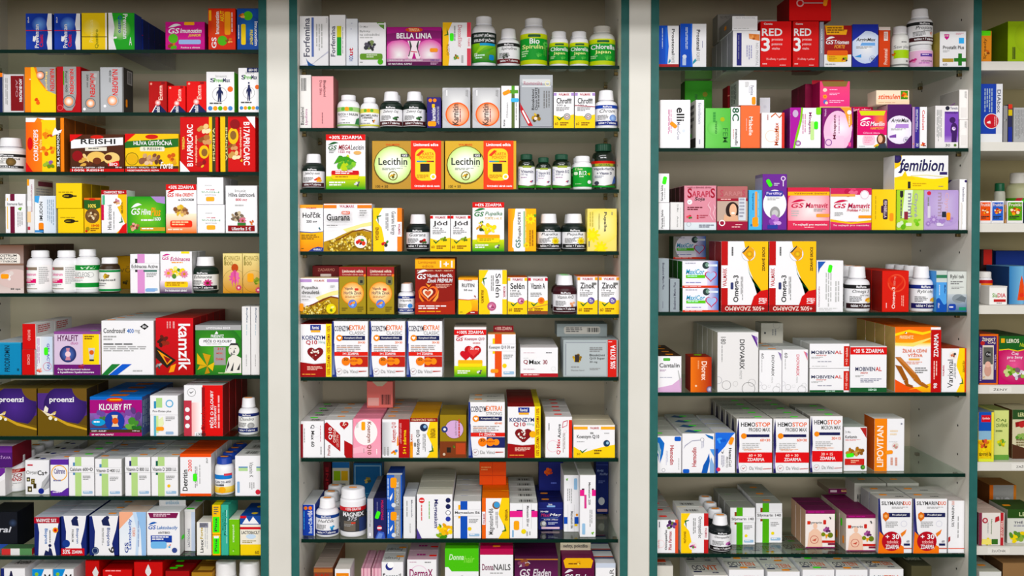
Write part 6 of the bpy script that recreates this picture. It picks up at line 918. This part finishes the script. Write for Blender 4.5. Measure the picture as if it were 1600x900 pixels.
OM = 'p E 48 100 100 100 100 30 86 28 70 44 60 60 56 72|r 0 0 14 100 b8141c|r 0 34 14 66 W|Tl 3 36 12 62 b8303a WALMARK|r 12 34 14 66 W|Tl 26 14 40 52 222 Omega-3|R 20 32 26 42 333a6a|v 42 16 48 50 2 888|p 1f7a3a 56 68 60 56 70 40 86 30 78 22 84 32 68 42 60 54|c 58 82 15 W|o 58 82 15 bbb .05|p e8a81a 44 84 58 94 70 88 70 78 60 72|p 333 44 84 58 94 59 92 48 84|d 60 82 7 f0d040 c88a10|Tl 86 58 93 92 4a3010 ZDRAVÉ SRDCE|p c8141c 64 10 100 10 100 32 84 30 70 22|Tl 80 12 92 20 W 120|Tl 88 12 98 20 fcc +60|r 0 0 100 10 9a0f16|Tu 8 2 92 8 f0d8d0 +50% ZADARMO|v 22 76 28 92 1 555'
B('tall red carton with oil drop', 1127, 377, 1200.5, 'W', OM, d=.06, n=2, xs=(1202,), L='8a1a1c')
B('white carton with blue corner and green sticker', 1276, 407, 1318, 'W', 'p 2a5ab0 4 98 34 98 12 84 6 74|Tl 6 10 14 50 b08090 OmegaCardio|v 34 10 60 76 3 bbb|v 70 14 90 60 2 bbb|l 8 2 90 8 2 ccc|s 50 84 g 80', d=.06)
V('white bottle with black band and oil capsules', 1320, 416, 1358, 'W', 'W', MP('Omega 3', '1a1a1c', '2a1014', 'm 80 38 15 6 f0b82a e8a01a f8d060', 'rybí olej'), (6, 66), 'W', 'med', capst='o', n=3)
B('red carton with lighter red heart, print turned', 1378.5, 423, 1420.5, 'd02a20', 'o 54 70 34 e05038 .16|h 50 72 30 d83a28|h 52 74 22 d02a20|Tl 36 8 52 60 f8e0d8 Omega-3|tl 42 64 52 86 e89a8a 1000 mg|v 72 10 84 40 2 f0a090|v 14 6 20 22 1 fcc', d=.06, L='8a1a16', n=3)
V('white bottle with blue band and oil capsules', 1421.5, 416, 1457, 'W', 'W', MP('Rybí olej', '1c2a7a', '1c1a5a', 'm 82 38 15 6 f0b82a e8a01a f8d060'), (6, 66), 'W', 'med', n=4)
B('blue carton with wave and dull green top band', 1463, 423, 1480, '5aa0e0', 'r 0 72 100 100 c8d0cc|r 0 82 100 90 3a7a5a|w 30 22 6 1c4fa8|Tr 74 44 90 66 2a4a8a Moller|v 26 40 40 66 1 cde|tl 16 10 34 22 W omega', d=.06, n=2, T='c8ccc8')
B('grey white carton with fish and blue badge', 1480.5, 424, 1512, 'd4d8d4', 'T 14 80 86 92 444 Rybí tuk|l 16 66 88 76 2 777|l 20 56 86 62 2 888|g 0 0 100 44 2a5a8a c0c8cc|e 24 22 90 44 8a949a|p 6a747a 40 30 90 24 96 36 70 40|R 6 4 44 20 1c3f9e|l 10 8 40 14 1 W|r 60 4 96 12 2a8a6a', d=.06, n=2, T='c0c4c0')
S('R', 4)
B('white and lilac carton with green oval, dark top', 1028, 556, 1065, 'W', 'p d8b0d4 0 0 100 0 100 40 80 30 60 20 0 12|R 22 86 52 94 5ab04a|T 6 68 92 80 555 Cantalin|l 8 56 40 62 2 a8a|l 8 38 88 42 1 aab|p bbb 84 60 88 60 98 30 96 10 92 30|^ s 56 50 o', d=.05, n=4, T='3a2418')
B('orange copper carton with turned white name', 1079, 558, 1112, 'd0501c', 'G 0 0 100 100 e8782a a82a10|Tr 52 34 78 88 fbe0d0 Diorex|v 34 60 46 90 1 e8a070|c 26 18 5 f0d0b0|d 92 8 16 e0d8f0 4a2a5a|^ s 50 60 g', d=.06, L='7a1a10', T='8a2414')
DX = 'Tr 54 38 66 88 %s DIOVARIX|tr 54 22 62 36 aaa micro|tr 8 80 20 92 555 %s|v 10 46 14 78 1 999|p %s 82 96 96 92 98 74|p 9a7ab8 90 94 98 90 96 82|o 22 12 11 666 .06|o 2 20 9 889 .06|o 44 14 6 999 .06|o 76 6 16 666 .05|o 84 16 9 999 .06'
B('large white carton with bubble rings and violet fan', 1121, 519, 1185.5, 'J', DX % ('444', '180', '5a2a8a'), d=.05, n=5, L='b8b8a8', T='d8d8d4')
dq = B('small white carton with bubble rings and grey name', 1186.5, 547, 1222, 'W', DX % ('555', '60', '8a7aa8') + '|^ s 70 50 o', d=.05, n=4, T='d8d8d6')
B('small white carton with bubble rings and red name', 1222.5, 546, 1263, 'W', DX % ('d05a6a', '60', 'e07a8a'), d=.05, n=4, T='d8d8d6')
B('small plain carton end standing at the back', 1189, 505, 1224, 'c4c0b4', 'o 70 90 16 888 .06|v 50 30 74 70 2 888|r 14 46 22 56 555', d=.05, on=dq, y=.13)
MO = 'T 4 58 62 72 1f2550 MOBIVEN|T 63 58 82 72 c8302a AL|Ti 16 50 42 57 c8503a micro|l 4 38 34 46 2 aaa|r 86 8 100 90 c82820|Tl 90 14 96 84 f0c0b8 +10 tablet|l 20 24 80 29 1 889|r 0 0 86 9 1f5a30|T 40 2 64 7 dfe 60+10'
m1 = B('lower white carton with navy name and red end', 1265, 576, 1327, 'W', MO, d=.06, L='c0c0bc', n=2, T='b8b8b8')
B('upper white carton with navy name and red end', 1265, 537, 1327.5, 'W', MO.replace('r 0 0 86 9 1f5a30|T 40 2 64 7 dfe 60+10', 'l 6 6 60 10 1 bbb'), d=.06, on=m1, L='b8b8b4', n=2, T='c8c8c6')
B('white carton with plus 20 percent banner and green foot', 1328.5, 541, 1386, 'W', ZD('+20 % ZDARMA', 82, 98) + '|T 14 46 68 55 1f2550 MOBIVEN|T 69 46 86 55 c8302a AL|Ti 28 40 48 45 c8503a micro|l 14 32 38 37 2 aaa|l 28 20 88 30 3 99a|r 0 0 100 10 1f5a30|T 50 3 72 8 dfe 100+20', d=.06, L='b8b4b4', n=2, T='d8d8d4')
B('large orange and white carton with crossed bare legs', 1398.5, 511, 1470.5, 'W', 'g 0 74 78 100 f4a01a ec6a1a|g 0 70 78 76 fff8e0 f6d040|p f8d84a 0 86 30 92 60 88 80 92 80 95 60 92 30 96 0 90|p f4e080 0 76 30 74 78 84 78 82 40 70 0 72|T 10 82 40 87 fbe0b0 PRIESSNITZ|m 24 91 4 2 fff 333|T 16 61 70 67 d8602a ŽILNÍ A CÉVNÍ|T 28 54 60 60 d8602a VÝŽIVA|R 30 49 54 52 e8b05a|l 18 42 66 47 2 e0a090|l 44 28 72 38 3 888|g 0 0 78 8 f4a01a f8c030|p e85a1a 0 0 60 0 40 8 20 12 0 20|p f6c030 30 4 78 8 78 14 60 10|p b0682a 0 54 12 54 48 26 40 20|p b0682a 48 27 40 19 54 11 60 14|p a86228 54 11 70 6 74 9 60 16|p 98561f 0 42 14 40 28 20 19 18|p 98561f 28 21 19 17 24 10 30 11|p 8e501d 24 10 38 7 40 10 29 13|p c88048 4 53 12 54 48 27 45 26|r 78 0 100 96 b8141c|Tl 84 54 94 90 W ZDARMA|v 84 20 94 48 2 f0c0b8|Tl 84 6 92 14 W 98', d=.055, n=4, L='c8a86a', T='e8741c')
B('white and yellow carton with leg emblem, print turned', 1471.5, 544, 1510, 'W', WR('Varixinal', 'd8481c', 'c 46 84 16 f0e8e0|m 48 84 12 5 c86a4a e0a080 8a4a3a 333', 'ZDRAVÉ ŽÍLY', 1).replace('r 0 0 14 100 d8481c', 'r 94 0 100 100 d8481c'), d=.06, T='a83a20', n=2)
S('R', 5)
HD = 'p 1c6ac0 0 92 10 96 30 80 24 50 14 30 14 40 20 60 12 80|p 9ab8c0 0 80 14 76 22 56 16 40 8 66|p 1c5aa0 0 60 8 44 14 30 10 50|%s|o 30 9 7 556 .14|v 70 8 84 50 1 aab'
B('white carton with blue ribbon at its upper left', 1025, 681, 1065, 'W', 'p 1c6ac0 0 96 14 96 32 80 26 50 14 26 14 40 18 60 8 80 0 86|p 9ab8c0 0 84 10 80 18 56 14 40 6 60 0 66|p 1c5aa0 0 60 6 44 12 26 8 50|Tr 54 22 70 74 b02a30 Hemodin|R 72 86 98 98 1c5ac0|v 88 6 94 40 1 bbb|o 28 8 7 556 .14|v 38 20 48 60 2 ccd|^ s 14 50 g', d=.055, n=4, T='c8c8c0')
B('white carton with blue ribbon at its lower right', 1066, 677, 1116.5, 'W', 'p 1c5ab0 60 0 78 0 86 30 84 50 76 34 66 20|p 8ab0dc 86 0 100 0 100 20 90 40 86 26|p 5a9ae0 86 60 92 50 100 40 100 60|o 62 84 6 556 .14|Tl 30 16 44 64 b02a30 Hemodin|R 2 0 22 10 1c5ac0|v 60 60 70 80 2 bbc|p aab 4 60 8 70 30 82 56 84 56 82 30 80 10 68|p 1c6ab0 70 98 96 92 96 84 80 90|^ s 56 50 g|^ p 2a5a8a 10 30 40 10 60 30 30 70', d=.055, n=4, T='b8bcb8')
B('blue and white carton with orange sticker, name turned', 1117.5, 676, 1149, 'W', 'p 2a6ad8 0 100 100 100 80 90 50 66 20 50 0 40|m 30 84 26 8 2a6ad8 4a9af0 1c5ac8|r 0 0 14 60 1c3fa0|Tr 68 34 82 62 333 Hema|Tr 68 16 82 33 999 Gel|tr 54 14 64 40 444 PROCTO|p 333 28 54 40 50 44 60 36 48|v 30 14 48 44 3 aab|c 16 9 10 d83a5a|s 80 80 o 70', d=.05, n=4, T='d0d0cc')
HS = 'p 1c1a5a 0 0 8 0 4 20 8 50 6 90 4 100 0 70|g 0 8 5 50 8a7ab8 1c1a5a|T 12 85 52 93 333 HEMO|T 53 85 94 93 e8682a STOP|T 34 76 94 83 777 %s|r 20 66 92 71 1a1c50|c 20 68 8 f0903a|T 66 58 94 63 e8682a %s|l 16 42 70 55 4 bbb|l 20 40 76 44 2 e8b090|r 6 19 100 38 d81e26|T 34 30 70 35 fcd8d0 %s|T 30 22 78 28 W ZDARMA|o 20 9 9 a8a0a0 .08|k 20 9 5 a33|t 36 6 72 12 999 Da Vinci|p b83a2a 74 7 98 8 98 9 74 8'
B('taller carton with orange key bar', 1151, 654, 1207, 'W', HS % ('PROBIO MAX', '60+30', '60 + 30') + '|^ s 66 40 g|^ l 10 10 90 30 1 999|< e 10 30 60 96 1c1c3c', d=.05, xs=(1208.5,), n=5, T='c8c4bc', L='9a968e')
B('shorter carton with orange key bar', 1266, 650, 1317, 'W', HS % ('MICRON MAX', '30+15', '30 + 15') + '|^ s 66 40 g', d=.05, n=3, T='c4c0b8', L='9a968e', y=.01)
B('white carton with turmeric root and green sticker', 1318.5, 667, 1355, 'W', 'p b02a2a 70 98 98 98 98 74 84 86|t 6 86 30 91 888 Dr.Max|T 6 74 56 81 444 Kurkumin|l 6 68 80 72 2 d88|m 30 42 24 8 a0682a c08a40 7a4a1c|m 62 44 26 9 a8702a c89a50 8a5a24|p c8302a 4 14 88 14 88 28 4 28|l 30 17 66 25 2 f0c0a0|c 82 9 10 3a7a2a|c 84 9 6 6aa84a|s 26 36 g 8', d=.055, by=736, n=2, T='b8c0b8')
B('orange and white carton with turned white name', 1366.5, 654, 1413.5, 'W', 'r 0 0 42 100 f08a1c|Tl 8 8 30 86 fdf0e0 LIPOVITAN|c 70 48 12 e8e0dc|c 72 46 6 c88a8a|m 70 48 9 5 d8d0c0 c87a7a 9ab08a|l 52 66 84 78 2 f0dcc0|c 90 90 3 889|v 54 10 84 26 2 d8a090|s 48 36 o 6|l 48 54 90 57 1 ddd', d=.06, L='c05a14', by=736, T='e0dcd8')
S('R', 6)
B('white carton with plum berries and turned plant name', 1023, 812, 1060, 'W', 'r 86 0 100 100 e0583a|m 66 84 26 9 5a2a6a 7a4a8a 3a1a4a 6a7a3a|Tl 38 10 52 70 333 Ostropestřec|Tl 56 10 70 66 a83a4a Plus Farmax|v 10 10 16 40 1 d8a0a0|o 20 28 18 f0c8c8 .08|v 12 76 20 94 1 445|^ s 40 50 r', d=.05, n=5, T='b8b4b0')
B('yellow and white carton with thistle emblem, print turned', 1064, 802, 1107, 'W', WR('Ostropestřec', 'c0282a', 'c 44 18 15 f0e8e8|m 44 18 12 6 8a3a7a d0508a 5a8a3a e8b0c8', 'ZDRAVÁ JÁTRA') + '|^ b 20 30 70 60', d=.05, T='dcdad6', n=2)
V('black bottle with white cap and thistle label', 1108, 804, 1142, '141a1c', 'W', MP('Ostropestřec', '141a1c', '1c1416', 'm 78 38 14 6 9a3a8a c06ab0 6a2a6a'), (6, 62), 'W', 'med', capst='o', n=4, by=866)
SY = GEN('Silymarin 140', '5ab01c', '88 8a3a1c', 'c 64 24 6 f0dc20')
B('white carton with bright green bar, set back', 1141, 793, 1180, 'W', SY, d=.055, by=851, n=3, T='a8a8a0', L='9a9a94')
B('white carton with bright green bar and orange sticker', 1181, 786, 1222.5, 'W', SY + '|^ s 50 40 o', d=.055, by=848, n=3, T='a8a8a0')
SM = 'r 0 90 100 100 7a1a50|l 8 92 90 96 1 b08|T 6 62 56 70 444 Silymarin|r 6 62 16 71 d83a2a|R 60 62 70 74 c8302a|e 26 50 40 66 f0c8b0|p f0c8b0 6 0 12 40 26 50 40 50 54 40 58 0|o 30 22 14 b83a3a .12|p c85a4a 22 20 38 26 34 18|m 72 48 13 7 8a3a7a a85a9a 5a2a5a|c 60 36 7 7a8a2a|c 84 34 9 6a7a2a|p e8a03a 70 24 78 36 66 36|r 56 14 100 20 c8302a|r 76 8 100 13 7a1a3a|m 84 80 6 3 333 555|r 0 0 100 3 7a1a50'
s3 = B('pink and plum carton with torso print, set back', 1258.5, 797, 1305, 'f6ece8', SM, d=.034, by=856, n=3, T='5a1440', L='c8a488')
s4 = B('pink and plum carton with torso print, nearer the front', 1322, 804, 1369, 'f6ece8', SM + '|< s 30 70 g 90|< s 60 26 o 90', d=.04, by=861, n=4, T='6a1a48', L='c8bcae')
B('plum carton end with barcode window on the row behind', 1294.5, 763, 1338, '6a1a4a', 'r 6 30 30 70 d8c0c8|r 46 36 92 74 d8b07a|l 50 44 88 64 1 7a1a3a', d=.08, on=s3, y=.17, T='a89a88', L='8a7a6a')
SD = 'p 1c2060 0 100 5 100 8 70 12 40 20 30 0 20|g 0 0 6 60 8a7ab8 1c2060|T 10 88 74 95 444 SILYMARIN|T 74 88 96 95 e0643a DUO|l 40 81 92 85 2 999|r 30 66 94 74 1c2050|T 42 68 84 72 fff Pro zdraví jater|p d8702a 14 72 22 76 32 72 32 64 22 58 14 64|c 23 68 5 f0b070|l 22 46 60 58 4 aaa|o 76 54 9 ccd .1|p e8843a 66 36 84 44 80 36 70 30|p f07a2a 0 0 76 0 76 12 60 18 20 30 4 40|c 40 22 29 b01a28|T 22 26 62 35 W + 30|t 26 18 60 24 fcc tobolek|T 22 8 62 16 W ZDARMA|r 76 14 94 18 1c2050|r 76 8 100 10 c85a3a|t 84 20 92 24 445 60'
sd = B('white carton with dark red disc', 1372, 779, 1425.5, 'W', SD + '|^ s 30 60 o|^ l 60 20 96 40 1 444', d=.05, xs=(1427,), n=2, T='bcb8b2', L='a8a8a8')
B('white carton with orange tag on top of the back row', 1335, 755, 1385, 'b8b4ac', 'T 8 30 70 80 444 SILYMARIN|T 72 30 94 80 b85a3a DUO|^ s 40 60 o', d=.06, y=.12, T='a8a49c')  # white card painted grey to stand for shade at the back
B('white carton with orange tag, at the back beside the wall', 1386, 755, 1436, 'b8b4ac', 'T 8 30 70 80 444 SILYMARIN|T 72 30 94 80 b85a3a DUO|^ s 40 60 o', d=.06, y=.12, T='a8a49c')  # shade painted into the grey base here too
B('narrow white carton with turned duo name', 1482, 782, 1507.5, 'W', 'Tl 20 50 36 90 555 SILYMARIN|Tl 20 92 36 99 d0643a DUO|v 58 14 68 70 1 888|r 0 8 100 10 e0705a|p b02a28 0 20 12 24 12 32 0 30', d=.06, T='c8c0bc', n=2)
S('R', 7)
B('white carton with red tag, low at the post', 1024, 884, 1052, 'd4d0c8', 'T 0 60 80 84 333 VISUS|^ r 0 40 70 70 d8482a|^ T 10 10 60 30 333 visus', d=.06, n=3, T='b0aca4')
B('white eye-care carton standing higher at the back', 1126, 872, 1178, 'd0ccc4', 'T 8 62 44 92 334 OCU|T 46 62 88 92 e0683a TEIN|r 0 0 6 60 1c2050', d=.025, y=.248)
OC = '^ T 8 40 44 80 334 OCU|^ T 44 40 84 80 d8683a TEIN|^ l 60 10 92 26 1 556|^ r 6 24 30 34 1c2050|T 8 70 40 90 334 OCU|T 42 70 84 90 e0683a TEIN'
B('white eye-care carton without tag', 1084, 899, 1138, 'W', OC.replace('TEIN', 'VIT'), d=.08, n=2, T='d4d0c8')
B('white eye-care carton with orange tag', 1139, 890, 1194, 'W', OC + '|^ s 46 20 o', d=.06, n=3, T='d8d4cc')
B('white eye-care carton with pale violet name', 1199, 893, 1250, 'W', OC.replace('334', '99a') + '|^ s 60 14 o', d=.06, n=3, T='d8d4cc')
B('white eye-care carton with green tag', 1254, 890, 1304, 'W', OC + '|^ s 50 20 g', d=.06, n=4, T='d4d0c8')
B('white eye-care carton with round orange tag', 1306, 890, 1356, 'W', OC + '|^ s 40 16 o', d=.06, n=4, T='d4d0c8')
B('white eye-care carton with red end strip', 1359, 889, 1412, 'W', OC + '|r 56 60 100 78 b82a2a|^ s 40 70 o', d=.06, n=3, T='d4d0c8')
B('dark olive carton with white slanted name, by the wall', 1424, 884, 1456, '4a4630', '^ T 10 40 90 70 d8d8c8 Gelenk', d=.09, T='3a3828', n=2)
